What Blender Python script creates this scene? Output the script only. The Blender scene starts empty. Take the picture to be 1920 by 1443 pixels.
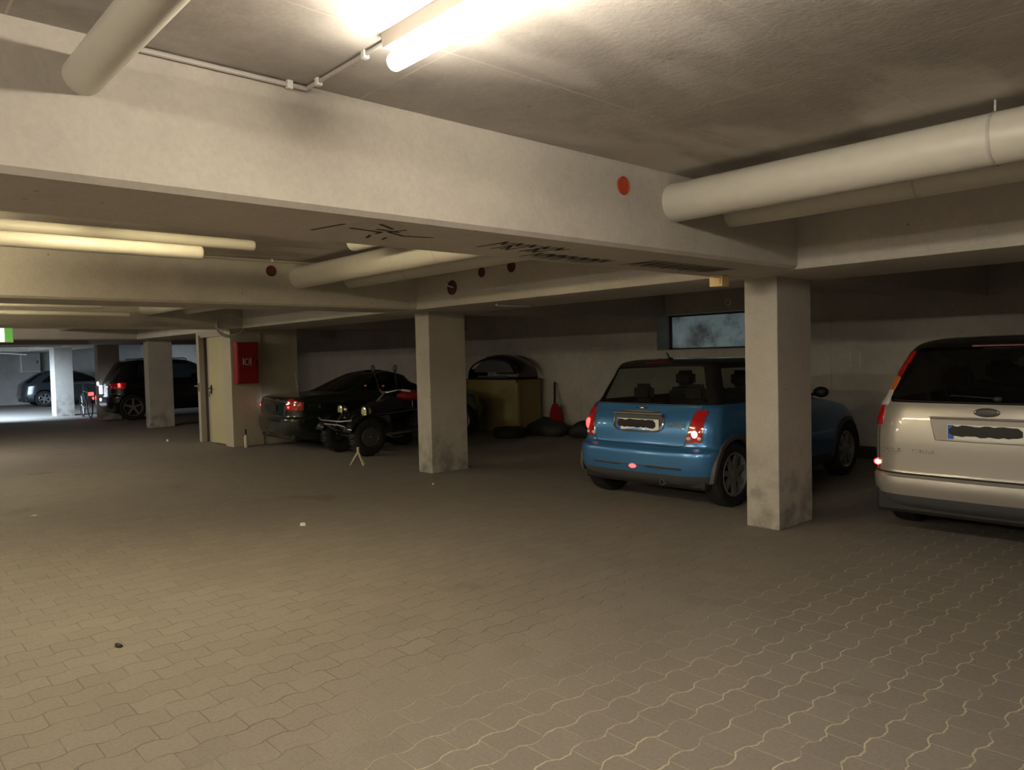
import bpy, bmesh, math, random
import numpy as np
from mathutils import Vector, Matrix
random.seed(7)
rng = np.random.default_rng(7)
S = bpy.context.scene
C = S.collection
PI = math.pi

# ------------------------------------------------------------------ camera
F_PX, YAW, PITCH, ROLL, CAM_H = 1428.76, 0.7363, -0.0373, -0.0240, 1.5
cy, sy, cp, sp = math.cos(YAW), math.sin(YAW), math.cos(PITCH), math.sin(PITCH)
fw = Vector((-cy*cp, sy*cp, sp)); r0 = Vector((sy, cy, 0)); u0 = r0.cross(fw)
rt = math.cos(ROLL)*r0 + math.sin(ROLL)*u0
up = -math.sin(ROLL)*r0 + math.cos(ROLL)*u0
cam_data = bpy.data.cameras.new('camera')
cam = bpy.data.objects.new('camera', cam_data); C.objects.link(cam)
cam_data.sensor_width = 36.0; cam_data.sensor_fit = 'HORIZONTAL'
cam_data.lens = F_PX/1920*36.0; cam_data.clip_start = .05; cam_data.clip_end = 200
m = Matrix.Identity(4)
for i in range(3):
    m[i][0] = rt[i]; m[i][1] = up[i]; m[i][2] = -fw[i]
m[2][3] = CAM_H
cam.matrix_world = m
S.camera = cam

# ------------------------------------------------------------------ world, exposure, daylight
w = bpy.data.worlds.new('world'); S.world = w; w.use_nodes = True
w.node_tree.nodes['Background'].inputs[0].default_value = (.55, .7, 1, 1)
w.node_tree.nodes['Background'].inputs[1].default_value = .25
S.view_settings.view_transform = 'Standard'; S.view_settings.look = 'None'
S.view_settings.gamma = 1; S.view_settings.use_curve_mapping = False
S.view_settings.exposure = 0.0

LAMP_W = 88.0           # radiance of the fluorescent tubes
LAMP_COL = (1.0, .90, .73)
LAMP_WARM = (1.0, .84, .50)   # older, yellower tubes in the bays further back

def area(name, loc, rot, sx, sy_, power, col):
    d = bpy.data.lights.new(name, 'AREA'); d.shape = 'RECTANGLE'; d.size = sx; d.size_y = sy_
    d.energy = power; d.color = col
    o = bpy.data.objects.new(name, d); C.objects.link(o); o.location = loc; o.rotation_euler = rot
    return o
# daylight coming down the entrance ramp at the far left, beyond the frame
dl = area('daylight_entrance', (-28.2, 2.0, 1.5), (math.radians(50), 0, math.radians(32)), 7.0, 1.4, 470, (.62, .8, 1.0))
dl.data.spread = math.radians(105)

# ------------------------------------------------------------------ materials
def nmat(name):
    mt = bpy.data.materials.new(name); mt.use_nodes = True
    nt = mt.node_tree; b = nt.nodes['Principled BSDF']
    return mt, nt, b
def simple(name, col, rough=.6, metal=0., coat=0., emit=None, estr=0., bump=0., spec=None, noise=.0):
    mt, nt, b = nmat(name)
    b.inputs['Base Color'].default_value = (*col, 1); b.inputs['Roughness'].default_value = rough
    b.inputs['Metallic'].default_value = metal; b.inputs['Coat Weight'].default_value = coat
    b.inputs['Coat Roughness'].default_value = .06
    if spec is not None: b.inputs['Specular IOR Level'].default_value = spec
    if emit: b.inputs['Emission Color'].default_value = (*emit, 1); b.inputs['Emission Strength'].default_value = estr
    if noise or bump:
        tc = nt.nodes.new('ShaderNodeTexCoord'); n = nt.nodes.new('ShaderNodeTexNoise')
        n.inputs['Scale'].default_value = 14; n.inputs['Detail'].default_value = 5
        nt.links.new(tc.outputs['Object'], n.inputs['Vector'])
        if noise:
            mx = nt.nodes.new('ShaderNodeMixRGB'); mx.blend_type = 'MULTIPLY'; mx.inputs[0].default_value = noise
            mx.inputs[1].default_value = (*col, 1); nt.links.new(n.outputs['Fac'], mx.inputs[2])
            nt.links.new(mx.outputs[0], b.inputs['Base Color'])
        if bump:
            bp = nt.nodes.new('ShaderNodeBump'); bp.inputs['Strength'].default_value = bump; bp.inputs['Distance'].default_value = .01
            nt.links.new(n.outputs['Fac'], bp.inputs['Height']); nt.links.new(bp.outputs[0], b.inputs['Normal'])
    return mt

class NT:
    """small helper for node building"""
    def __init__(s, nt): s.nt = nt
    def new(s, t, **k):
        n = s.nt.nodes.new(t)
        for a, v in k.items(): setattr(n, a, v)
        return n
    def val(s, sock, v):
        if hasattr(v, 'is_output') or hasattr(v, 'links'): s.nt.links.new(v, sock)
        else: sock.default_value = v
    def math(s, op, a, b=None, c=None, clamp=False):
        n = s.new('ShaderNodeMath', operation=op, use_clamp=clamp)
        s.val(n.inputs[0], a)
        if b is not None: s.val(n.inputs[1], b)
        if c is not None: s.val(n.inputs[2], c)
        return n.outputs[0]
    def mix(s, f, a, b, mode='MIX'):
        n = s.new('ShaderNodeMixRGB', blend_type=mode)
        s.val(n.inputs[0], f); s.val(n.inputs[1], a); s.val(n.inputs[2], b)
        return n.outputs[0]
    def noise(s, vec, scale, detail=4, rough=.55):
        n = s.new('ShaderNodeTexNoise'); n.inputs['Scale'].default_value = scale; n.inputs['Detail'].default_value = detail
        n.inputs['Roughness'].default_value = rough; s.nt.links.new(vec, n.inputs['Vector']); return n.outputs['Fac']
    def ramp(s, f, pts):
        n = s.new('ShaderNodeValToRGB'); e = n.color_ramp.elements
        while len(e) < len(pts): e.new(.5)
        for i, (p, c) in enumerate(pts): e[i].position = p; e[i].color = (*c, 1) if len(c) == 3 else c
        s.nt.links.new(f, n.inputs[0]); return n.outputs[0]

def concrete(name, col, dark=.72, stain=(.30, .28, .27), stain_amt=.35, lines=None, rough=.85, smear=0., lf=1.45, pits=True, bottom_dirt=False):
    mt, nt, b = nmat(name); N = NT(nt)
    tc = N.new('ShaderNodeTexCoord'); v = tc.outputs['Object']
    n1 = N.noise(v, 1.3, 6, .6); n2 = N.noise(v, 9, 5); n3 = N.noise(v, 45, 3)
    c = N.mix(N.ramp(n1, [(.35, (0, 0, 0)), (.7, (1, 1, 1))]), (*[x*dark for x in col], 1), (*col, 1))
    c = N.mix(N.math('MULTIPLY', N.ramp(n2, [(.45, (0, 0, 0)), (.75, (1, 1, 1))]), stain_amt), c, (*stain, 1))
    c = N.mix(.12, c, N.ramp(n3, [(.3, (.2, .2, .2)), (.7, (1, 1, 1))]), 'MULTIPLY')
    if pits:
        vo = N.new('ShaderNodeTexVoronoi'); vo.inputs['Scale'].default_value = 5.5; nt.links.new(v, vo.inputs['Vector'])
        pm = N.math('LESS_THAN', vo.outputs['Distance'], .055)
        c = N.mix(N.math('MULTIPLY', pm, N.math('GREATER_THAN', n1, .5)), c, (*[x*.5 for x in col], 1))
    if smear:
        mp = N.new('ShaderNodeMapping'); mp.inputs['Scale'].default_value = (1.7, .6, 1); mp.inputs['Rotation'].default_value = (0, 0, .5)
        nt.links.new(v, mp.inputs['Vector'])
        n4 = N.noise(mp.outputs[0], 1.5, 3, .45)
        c = N.mix(N.math('MULTIPLY', N.ramp(n4, [(.50, (0, 0, 0)), (.60, (1, 1, 1))]), smear), c, (.60, .56, .53, 1))
    if lines:
        sx = N.new('ShaderNodeSeparateXYZ'); nt.links.new(v, sx.inputs[0])
        wob = N.math('MULTIPLY', N.math('SUBTRACT', N.noise(v, 3, 2), .5), .03)
        tot = None
        for ax, per, off, wd in lines:
            q = N.math('ADD', N.math('SUBTRACT', sx.outputs[ax], off), wob)
            d = N.math('PINGPONG', q, per/2)
            l = N.math('LESS_THAN', d, wd)
            tot = l if tot is None else N.math('MAXIMUM', tot, l)
        msk = N.math('MULTIPLY', tot, N.ramp(N.noise(v, 2.2, 3), [(.38, (0, 0, 0)), (.55, (.75, .75, .75))]))
        c = N.mix(msk, c, (*[min(1, x*lf) for x in col], 1))
    if bottom_dirt:
        sx = N.new('ShaderNodeSeparateXYZ'); nt.links.new(v, sx.inputs[0])
        hz = N.math('SUBTRACT', .75, sx.outputs[2], clamp=True)
        c = N.mix(N.math('MULTIPLY', hz, N.ramp(N.noise(v, 5, 4), [(.42, (0, 0, 0)), (.62, (1, 1, 1))])), c, (.12, .12, .11, 1))
    nt.links.new(c, b.inputs['Base Color']); b.inputs['Roughness'].default_value = rough
    b.inputs['Specular IOR Level'].default_value = .25
    bp = N.new('ShaderNodeBump'); bp.inputs['Strength'].default_value = .25; bp.inputs['Distance'].default_value = .01
    nt.links.new(N.math('ADD', n2, N.math('MULTIPLY', n3, .4)), bp.inputs['Height']); nt.links.new(bp.outputs[0], b.inputs['Normal'])
    return mt

def floor_mat():
    mt, nt, b = nmat('interlocking_pavers'); N = NT(nt)
    tc = N.new('ShaderNodeTexCoord'); v = tc.outputs['Object']
    sx = N.new('ShaderNodeSeparateXYZ'); nt.links.new(v, sx.inputs[0]); X, Y = sx.outputs[0], sx.outputs[1]
    A, L = .152, .20
    # trapezoidal wave along y bends the row joints
    tri = N.math('PINGPONG', Y, L/2)
    tri = N.math('DIVIDE', tri, L/2)
    wv = N.math('MULTIPLY', N.math('SUBTRACT', tri, .5), 4.5)
    wv = N.math('MAXIMUM', N.math('MINIMUM', wv, 1.0), -1.0)
    jit = N.math('MULTIPLY', N.math('SUBTRACT', N.noise(v, 16, 2), .5), .022)
    Xp = N.math('ADD', N.math('ADD', X, N.math('MULTIPLY', wv, .012)), jit)
    rx = N.math('DIVIDE', Xp, A); row = N.math('FLOOR', rx); fx = N.math('FRACT', rx)
    par = N.math('MULTIPLY', N.math('MODULO', N.math('ABSOLUTE', row), 2), .5)
    ry = N.math('ADD', N.math('DIVIDE', Y, L), N.math('ADD', par, .25)); col = N.math('FLOOR', ry); fy = N.math('FRACT', ry)
    dx = N.math('MULTIPLY', N.math('MINIMUM', fx, N.math('SUBTRACT', 1, fx)), A)
    dy = N.math('MULTIPLY', N.math('MINIMUM', fy, N.math('SUBTRACT', 1, fy)), L)
    d = N.math('MINIMUM', N.math('SUBTRACT', dx, .0015), N.math('ADD', dy, .0005))
    ji = N.math('SUBTRACT', 1, N.math('DIVIDE', d, .0045), clamp=True)
    ji = N.math('MULTIPLY', ji, N.ramp(N.noise(v, 5, 4, .7), [(.36, (.1, .1, .1)), (.55, (1, 1, 1))]), clamp=True)
    cell = N.new('ShaderNodeCombineXYZ'); nt.links.new(row, cell.inputs[0]); nt.links.new(col, cell.inputs[1])
    wn = N.new('ShaderNodeTexWhiteNoise'); nt.links.new(cell.outputs[0], wn.inputs[0])
    n1 = N.noise(v, .35, 5, .6); n2 = N.noise(v, 2.3, 5, .6); n3 = N.noise(v, 60, 3)
    c = N.mix(n1, (.225, .20, .178, 1), (.295, .267, .235, 1))
    c = N.mix(N.math('MULTIPLY', N.ramp(n2, [(.4, (0, 0, 0)), (.7, (1, 1, 1))]), .30), c, (.24, .215, .19, 1))
    c = N.mix(.22, c, N.mix(wn.outputs[0], (.62, .6, .6, 1), (1, 1, 1, 1)), 'MULTIPLY')
    c = N.mix(.25, c, N.ramp(n3, [(.3, (.35, .35, .35)), (.7, (1, 1, 1))]), 'MULTIPLY')
    # joint colour runs from pale sand on the right to darker on the left
    fill = N.math('ADD', N.math('MULTIPLY', N.math('ADD', X, 3.1), .9), N.math('MULTIPLY', N.math('SUBTRACT', N.noise(v, .9, 3), .5), 1.2), clamp=True)
    jc = N.mix(fill, (.15, .13, .11, 1), (.50, .445, .33, 1))
    c = N.mix(ji, c, jc)
    # oil stains
    st = N.ramp(N.noise(v, 1.1, 4, .5), [(.66, (0, 0, 0)), (.72, (1, 1, 1))])
    c = N.mix(N.math('MULTIPLY', st, .35), c, (.10, .085, .07, 1))
    nt.links.new(c, b.inputs['Base Color']); b.inputs['Roughness'].default_value = .78
    b.inputs['Specular IOR Level'].default_value = .3
    bp = N.new('ShaderNodeBump'); bp.inputs['Strength'].default_value = .5; bp.inputs['Distance'].default_value = .006
    nt.links.new(N.math('SUBTRACT', N.math('MULTIPLY', n3, .4), ji), bp.inputs['Height']); nt.links.new(bp.outputs[0], b.inputs['Normal'])
    return mt

def paint(name, col, metal=.5, rough=.35):
    mt, nt, b = nmat(name); N = NT(nt)
    g = N.new('ShaderNodeNewGeometry')
    c = N.mix(g.outputs['Backfacing'], (*col, 1), (.015, .015, .015, 1))
    nt.links.new(c, b.inputs['Base Color'])
    nt.links.new(N.math('MULTIPLY', N.math('SUBTRACT', 1, g.outputs['Backfacing']), metal), b.inputs['Metallic'])
    nt.links.new(N.math('SUBTRACT', 1, g.outputs['Backfacing']), b.inputs['Coat Weight'])
    b.inputs['Coat Roughness'].default_value = .05
    nt.links.new(N.math('MULTIPLY_ADD', g.outputs['Backfacing'], .4, rough), b.inputs['Roughness'])
    return mt
def glass(name, tint, refl=.06):
    mt = bpy.data.materials.new(name); mt.use_nodes = True; nt = mt.node_tree; nt.nodes.clear(); N = NT(nt)
    out = N.new('ShaderNodeOutputMaterial'); t = N.new('ShaderNodeBsdfTransparent'); g = N.new('ShaderNodeBsdfGlossy')
    t.inputs[0].default_value = (*tint, 1); g.inputs[0].default_value = (1, 1, 1, 1); g.inputs[1].default_value = .02
    fr = N.new('ShaderNodeFresnel'); ge = N.new('ShaderNodeNewGeometry')
    nt.links.new(N.math('MULTIPLY_ADD', ge.outputs['Backfacing'], -.8333, 1.5), fr.inputs[0])
    mx = N.new('ShaderNodeMixShader')
    nt.links.new(N.math('ADD', fr.outputs[0], refl-.04), mx.inputs[0]); nt.links.new(t.outputs[0], mx.inputs[1]); nt.links.new(g.outputs[0], mx.inputs[2])
    nt.links.new(mx.outputs[0], out.inputs[0])
    return mt

M = dict(
    floor=floor_mat(),
    beam=concrete('beam_concrete', (.56, .52, .46), dark=.86, stain_amt=.16),
    column=concrete('column_concrete', (.52, .485, .43), dark=.84, stain_amt=.2, bottom_dirt=True),
    ceiling=concrete('ceiling_concrete', (.54, .50, .46), dark=.74, stain_amt=.3, smear=.75,
                     lf=1.25, lines=[(0, .85, -2.19, .004), (1, 1.25, 1.72, .004)]),
    wall=concrete('wall_concrete', (.56, .52, .47), dark=.80, stain_amt=.3, lines=[(0, 2.45, -9.95, .006)], lf=.5),
    plaster=concrete('door_block_plaster', (.50, .46, .36), dark=.92, stain_amt=.1, pits=False),
    steel_door=simple('cream_door_paint', (.52, .48, .28), .45),
    frame=simple('grey_door_frame', (.42, .38, .32), .5),
    pipe=simple('pipe_cladding', (.66, .63, .55), .42, noise=.12),
    pipe_dark=simple('black_duct', (.03, .03, .03), .6),
    conduit=simple('grey_plastic_conduit', (.48, .45, .42), .5),
    clip=simple('white_plastic_clip', (.75, .74, .7), .5),
    batten=simple('lamp_batten', (.42, .38, .34), .5),
    tube=simple('lit_fluorescent_tube', (1, 1, 1), .4, emit=LAMP_COL, estr=LAMP_W),
    tube_warm=simple('lit_yellowish_tube', (1, 1, 1), .4, emit=LAMP_WARM, estr=LAMP_W*1.1),
    tube_fill=simple('boosted_fill_tube', (1, 1, 1), .4, emit=LAMP_COL, estr=LAMP_W*2.0),  # boosted tube for the added fill lamps
    tube_off=simple('unlit_white_tube', (.8, .8, .85), .3),
    white=simple('white_plastic', (.75, .75, .72), .4),
    black=simple('black_plastic', (.012, .012, .013), .55),
    grey_plastic=simple('grey_plastic', (.07, .07, .075), .55),
    rubber=simple('tyre_rubber', (.012, .012, .012), .75, bump=.2),
    alloy=simple('alloy_rim', (.48, .48, .48), .3, metal=.8),
    chrome=simple('chrome', (.75, .74, .72), .12, metal=1),
    redlens=simple('red_lens', (.38, .008, .010), .15, coat=1, emit=(1, .02, .02), estr=.03),  # slight glow put in for flash light caught by the lens
    dimred=simple('dim_red_lens', (.10, .004, .006), .2, coat=1),
    orangelens=simple('orange_lens', (.8, .22, .03), .2, coat=1),
    clearlens=simple('pale_lens', (.75, .68, .66), .15, coat=1),
    glint_red=simple('painted_red_glint', (.9, .1, .1), .3, emit=(1, .035, .03), estr=7),  # emission painted for flash thrown back by red reflectors
    glint_hot=simple('painted_hot_glint', (1, .6, .5), .3, emit=(1, .42, .25), estr=5),  # emission painted for the brightest core of a flash glint
    glint_white=simple('painted_white_glint', (1, 1, 1), .3, emit=(.8, .9, 1), estr=2.0),  # emission painted for white flash glints, not a lamp
    headlamp=simple('round_headlamp_glass', (.85, .85, .42), .12, metal=.5, coat=1),
    blue=paint('metallic_blue_paint', (.055, .215, .49), .5, .32),
    roof_black=paint('gloss_black_paint', (.008, .008, .009), .0, .25),
    silver=paint('silver_beige_paint', (.40, .378, .345), .45, .34),
    darkgreen=paint('dark_green_black_paint', (.012, .018, .013), .2, .25),
    grey_paint=paint('dark_grey_paint', (.05, .055, .06), .5, .3),
    black_paint=paint('black_paint', (.006, .006, .008), .0, .25),
    glass=glass('tinted_car_glass', (.55, .58, .55)),
    glass_dark=glass('dark_car_glass', (.16, .17, .17), .05),
    seat=simple('dark_seat_fabric', (.012, .012, .013), .8),
    plate=simple('plate_white', (.85, .84, .78), .3),
    plate_blue=simple('plate_blue', (.03, .14, .55), .3),
    redaction_black=simple('redaction_black', (.003, .003, .003), .5),
    red=simple('red_enamel', (.24, .008, .010), .45),
    redplug=simple('orange_red_plastic', (.42, .06, .02), .5),
    darkred=simple('dark_red_sleeve', (.10, .018, .012), .6),
    card=simple('brown_board', (.34, .275, .12), .8, noise=.25),
    dark=simple('dark_rubber', (.02, .02, .021), .7),
    ink=simple('black_marker', (.03, .03, .028), .9),
    paintmark=simple('faded_white_paint', (.62, .60, .54), .9, noise=.35),
    wood=simple('pale_wood', (.62, .55, .42), .6),
    pane=None,
    exitw=simple('lit_exit_sign', (1, 1, 1), .4, emit=(.75, 1, .62), estr=4.5),
    exitg=simple('lit_exit_sign_green', (.2, .8, .2), .4, emit=(.25, .62, .08), estr=.3),
    yellow=simple('yellow_plastic', (1, .78, .42), .5),
    steel=simple('dark_steel', (.16, .16, .16), .4, metal=.8),
    redseat=simple('red_vinyl', (.38, .02, .02), .5),
)
def pane_mat():
    mt, nt, b = nmat('dirty_frosted_pane'); N = NT(nt)
    tc = N.new('ShaderNodeTexCoord'); v = tc.outputs['Object']
    n1 = N.noise(v, 1.5, 5, .6); n2 = N.noise(v, 16, 4, .7)
    c = N.mix(N.ramp(n1, [(.46, (0, 0, 0)), (.60, (1, 1, 1))]), (.40, .55, .58, 1), (.10, .10, .105, 1))
    c = N.mix(N.math('MULTIPLY', n2, .5), c, (.2, .26, .26, 1))
    nt.links.new(c, b.inputs['Base Color']); b.inputs['Roughness'].default_value = .35
    nt.links.new(c, b.inputs['Emission Color']); b.inputs['Emission Strength'].default_value = .16  # emission stands in for dim daylight through the pane
    return mt
M['pane'] = pane_mat()

# ------------------------------------------------------------------ mesh helpers
def link(name, verts, faces, mt, parent=None, smooth=False, loc=None, sharp=None):
    me = bpy.data.meshes.new(name)
    me.from_pydata([tuple(map(float, v)) for v in verts], [], [tuple(map(int, f)) for f in faces])
    mts = mt if isinstance(mt, (list, tuple)) else [mt]
    for q in mts: me.materials.append(q)
    me.validate(); me.update()
    if smooth:
        me.polygons.foreach_set('use_smooth', [True]*len(me.polygons))
        me.set_sharp_from_angle(angle=math.radians(sharp or 40))
    o = bpy.data.objects.new(name, me); C.objects.link(o)
    if parent is not None: o.parent = parent
    if loc: o.location = loc
    return o
def tag(o, label=None, cat=None, group=None, kind=None):
    if label: o['label'] = label
    if cat: o['category'] = cat
    if group: o['group'] = group
    if kind: o['kind'] = kind
    return o
def thing(name, loc, label, cat, rz=0, group=None):
    o = bpy.data.objects.new(name, None); C.objects.link(o); o.empty_display_size = .2
    o.location = loc; o.rotation_euler = (0, 0, rz)
    return tag(o, label, cat, group)

class MB:
    def __init__(s): s.v = []; s.f = []
    def add(s, vs, fs):
        k = len(s.v); s.v += [tuple(x) for x in vs]; s.f += [tuple(i+k for i in f) for f in fs]; return s
    def box(s, x0, x1, y0, y1, z0, z1, bev=0, segs=2):
        bm = bmesh.new(); bmesh.ops.create_cube(bm, size=1)
        for v in bm.verts:
            v.co = Vector((x0+(x1-x0)*(v.co.x+.5), y0+(y1-y0)*(v.co.y+.5), z0+(z1-z0)*(v.co.z+.5)))
        if bev: bmesh.ops.bevel(bm, geom=list(bm.edges), offset=bev, segments=segs, affect='EDGES', profile=.5)
        return s.frombm(bm)
    def frombm(s, bm, mat=None):
        bm.verts.ensure_lookup_table(); k = len(s.v)
        for i, v in enumerate(bm.verts): v.index = i
        s.v += [tuple(mat @ v.co if mat else v.co) for v in bm.verts]
        s.f += [tuple(k+v.index for v in f.verts) for f in bm.faces]; bm.free(); return s
    def tube(s, pts, r, n=12, caps=True, round_end=False):
        pts = [Vector(p) for p in pts]; rs = list(r) if isinstance(r, (list, tuple)) else [r]*len(pts)
        if round_end:
            for end in (0, -1):
                a = pts[end]; b_ = pts[1] if end == 0 else pts[-2]; d = (a-b_).normalized(); R = rs[end]
                ex = [(a+d*R*.45*math.sin(t), R*(1-.35*(1-math.cos(t)))) for t in (.5, 1.0, PI/2)]
                if end == 0:
                    for p_, q_ in ex: pts.insert(0, p_); rs.insert(0, q_)
                else:
                    for p_, q_ in ex: pts.append(p_); rs.append(q_)
        k = len(s.v); prev = None
        for i, p in enumerate(pts):
            if i == 0: t = pts[1]-p
            elif i == len(pts)-1: t = p-pts[i-1]
            else: t = (pts[i+1]-p).normalized()+(p-pts[i-1]).normalized()
            t.normalize()
            if prev is None:
                a = Vector((0, 0, 1)) if abs(t.z) < .9 else Vector((1, 0, 0)); nx = t.cross(a).normalized()
            else:
                nx = (prev - t*prev.dot(t)).normalized()
            prev = nx; ny = t.cross(nx)
            for j in range(n):
                an = 2*PI*j/n; s.v.append(tuple(p+nx*math.cos(an)*rs[i]+ny*math.sin(an)*rs[i]))
        for i in range(len(pts)-1):
            for j in range(n):
                a = k+i*n+j; b_ = k+i*n+(j+1) % n; s.f.append((a, b_, b_+n, a+n))
        if caps:
            s.f.append(tuple(k+j for j in reversed(range(n)))); s.f.append(tuple(k+(len(pts)-1)*n+j for j in range(n)))
        return s
    def lathe(s, prof, axis='x', n=32, c=(0, 0, 0), closed=False):
        """prof: list of (a, r): a along the axis, r radius"""
        k = len(s.v); P = len(prof)
        for a, r in prof:
            for j in range(n):
                t = 2*PI*j/n; u_, v_ = r*math.cos(t), r*math.sin(t)
                q = {'x': (a, u_, v_), 'y': (v_, a, u_), 'z': (u_, v_, a)}[axis]
                s.v.append((q[0]+c[0], q[1]+c[1], q[2]+c[2]))
        for i in range(P-1 if not closed else P):
            i2 = (i+1) % P
            for j in range(n):
                s.f.append((k+i*n+j, k+i*n+(j+1) % n, k+i2*n+(j+1) % n, k+i2*n+j))
        if not closed:
            s.f.append(tuple(k+j for j in reversed(range(n)))); s.f.append(tuple(k+(P-1)*n+j for j in range(n)))
        return s
    def ellip(s, c, r, nu=16, nv=10, rot=None):
        k = len(s.v); c = Vector(c)
        for i in range(nv+1):
            th = PI*i/nv
            for j in range(nu):
                ph = 2*PI*j/nu
                q = Vector((r[0]*math.sin(th)*math.cos(ph), r[1]*math.sin(th)*math.sin(ph), r[2]*math.cos(th)))
                if rot: q = rot @ q
                s.v.append(tuple(c+q))
        for i in range(nv):
            for j in range(nu):
                s.f.append((k+i*nu+j, k+(i+1)*nu+j, k+(i+1)*nu+(j+1) % nu, k+i*nu+(j+1) % nu))
        return s
    def prism(s, poly, axis, a0, a1):
        """poly in the other two coords, extruded along axis"""
        k = len(s.v); n = len(poly)
        for a in (a0, a1):
            for p, q in poly:
                s.v.append({'x': (a, p, q), 'y': (p, a, q), 'z': (p, q, a)}[axis])
        s.f.append(tuple(k+i for i in range(n))); s.f.append(tuple(k+n+i for i in reversed(range(n))))
        for i in range(n): s.f.append((k+i, k+(i+1) % n, k+n+(i+1) % n, k+n+i))
        return s
    def build(s, name, mt, parent=None, smooth=False, sharp=None, loc=None):
        o = link(name, s.v, s.f, mt, parent, smooth, loc, sharp)
        bm = bmesh.new(); bm.from_mesh(o.data); bmesh.ops.recalc_face_normals(bm, faces=bm.faces); bm.to_mesh(o.data); bm.free()
        if smooth: o.data.set_sharp_from_angle(angle=math.radians(sharp or 40))
        return o
def recalc(o):
    bm = bmesh.new(); bm.from_mesh(o.data); bmesh.ops.recalc_face_normals(bm, faces=bm.faces); bm.to_mesh(o.data); bm.free(); return o

def text(name, s, size, mt, parent, loc, rot, depth=.002, shear=0, sx=1.0):
    cu = bpy.data.curves.new(name+'_c', 'FONT'); cu.body = s; cu.size = size; cu.extrude = depth; cu.align_x = 'CENTER'; cu.align_y = 'CENTER'; cu.shear = shear
    t = bpy.data.objects.new(name+'_t', cu); C.objects.link(t)
    dg = bpy.context.evaluated_depsgraph_get(); me = bpy.data.meshes.new_from_object(t.evaluated_get(dg))
    bpy.data.objects.remove(t); bpy.data.curves.remove(cu)
    me.materials.clear(); me.materials.append(mt); me.name = name
    o = bpy.data.objects.new(name, me); C.objects.link(o); o.parent = parent; o.location = loc; o.rotation_euler = rot; o.scale = (sx, 1, 1)
    return o

# ================================================================== SETTING
ZB, ZC = 2.108, 2.593      # underside of beams, ceiling
YG0, YG1 = 5.472, 6.55     # girder faces
YW = 10.8                  # back wall
X0, X1 = -37.0, 5.5
Y0 = -6.2
def struct(name, mb, mt, parent=None, smooth=False):
    o = mb.build(name, mt, parent, smooth)
    if parent is None: o['kind'] = 'structure'
    return o
struct('floor', MB().box(X0, X1, Y0, 12.2, -.15, 0), M['floor'])
struct('ceiling', MB().box(X0, X1, Y0, 12.2, ZC, ZC+.25), M['ceiling'])
# back wall with a recessed basement window
WX0, WX1, WZ0, WZ1 = -8.13, -5.7, 1.55, 2.15
wb = MB()
wb.box(X0, WX0, YW, YW+.45, 0, ZC); wb.box(WX1, X1, YW, YW+.45, 0, ZC)
wb.box(WX0, WX1, YW, YW+.45, 0, WZ0); wb.box(WX0, WX1, YW, YW+.45, WZ1, ZC)
wall_back = struct('wall_back', wb, M['wall'])
struct('wall_left', MB().box(X0-.2, X0, Y0, 12.2, 0, ZC), M['wall'])
struct('wall_right', MB().box(X1, X1+.2, Y0, 12.2, 0, ZC), M['wall'])
wf = MB()
wf.box(X0, -34.6, Y0-.25, Y0, 0, ZC); wf.box(-28.2, X1, Y0-.25, Y0, 0, ZC); wf.box(-34.6, -28.2, Y0-.25, Y0, 2.3, ZC)
struct('wall_front', wf, M['wall'])
# painted bay numbers on the back wall
def num(s, x, z, h):
    o = text('bay_number', s, h, M['paintmark'], wall_back, (x, YW-.003, z), (PI/2, 0, 0), .001, sx=.8)
    return o
num('9', -9.66, 1.32, .27); num('11', -4.70, 1.34, .33)
# window
win = struct('window_1', MB().box(WX0, WX1, YW+.38, YW+.40, WZ0+.02, WZ1-.02), M['pane'])
fr = MB()
for a, b_ in ((WX0, WX0+.05), (WX1-.05, WX1)): fr.box(a, b_, YW+.36, YW+.42, WZ0, WZ1)
fr.box(WX0, WX1, YW+.36, YW+.42, WZ0, WZ0+.03); fr.box(WX0, WX1, YW+.36, YW+.42, WZ1-.03, WZ1)
fr.build('window_frame', M['grey_plastic'], win)
# kerb along the back wall
struct('trim_1', MB().box(-12.4, -1.0, YW-.32, YW-.002, 0, .13, .01), M['dark'])

# --- crosswise beams over the aisle
def beam(xf, wd=.72, y1=None):
    return struct('concrete_beam', MB().box(xf-wd, xf, Y0+.01, YG0+.3 if y1 is None else y1, ZB, ZC+.05, .022, 1), M['beam'])
BX = [(-2.81, .72), (-7.75, .72), (-13.0, .72), (-18.95, .72), (-23.3, .72), (-26.3, .72), (-31.5, .72), (2.05, .72)]
beams = [beam(x, w_) for x, w_ in BX]
# girder along the column line and the beams continued to the back wall
gd = MB().box(X0, X1, YG0, YG1, ZB-.004, ZC-.001, .008)
girder = struct('concrete_girder', gd, M['beam'])
for xf in (-3.05, -7.95, -13.35, -19.3, -23.8, 2.0):
    struct('concrete_beam', MB().box(xf-.66, xf, YG1-.2, YW+.01, ZB+.002, ZC-.003, .008), M['beam'])
# --- columns
def column(x, y, wx, wy, z=ZB+.01):
    return struct('concrete_column', MB().box(x-wx, x, y, y+wy, 0, z, .007), M['column'])
cols = [column(-3.182, 5.845, .30, .58), column(-8.03, 5.845, .30, .60), column(-19.25, 5.78, .32, .56),
        column(-23.45, 5.72, .32, .56), column(-26.55, 5.28, .62, .5), column(1.9, 5.845, .3, .6)]
# pale wooden corner battens / lit edge strips of the far columns are part of their cast edges

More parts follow.
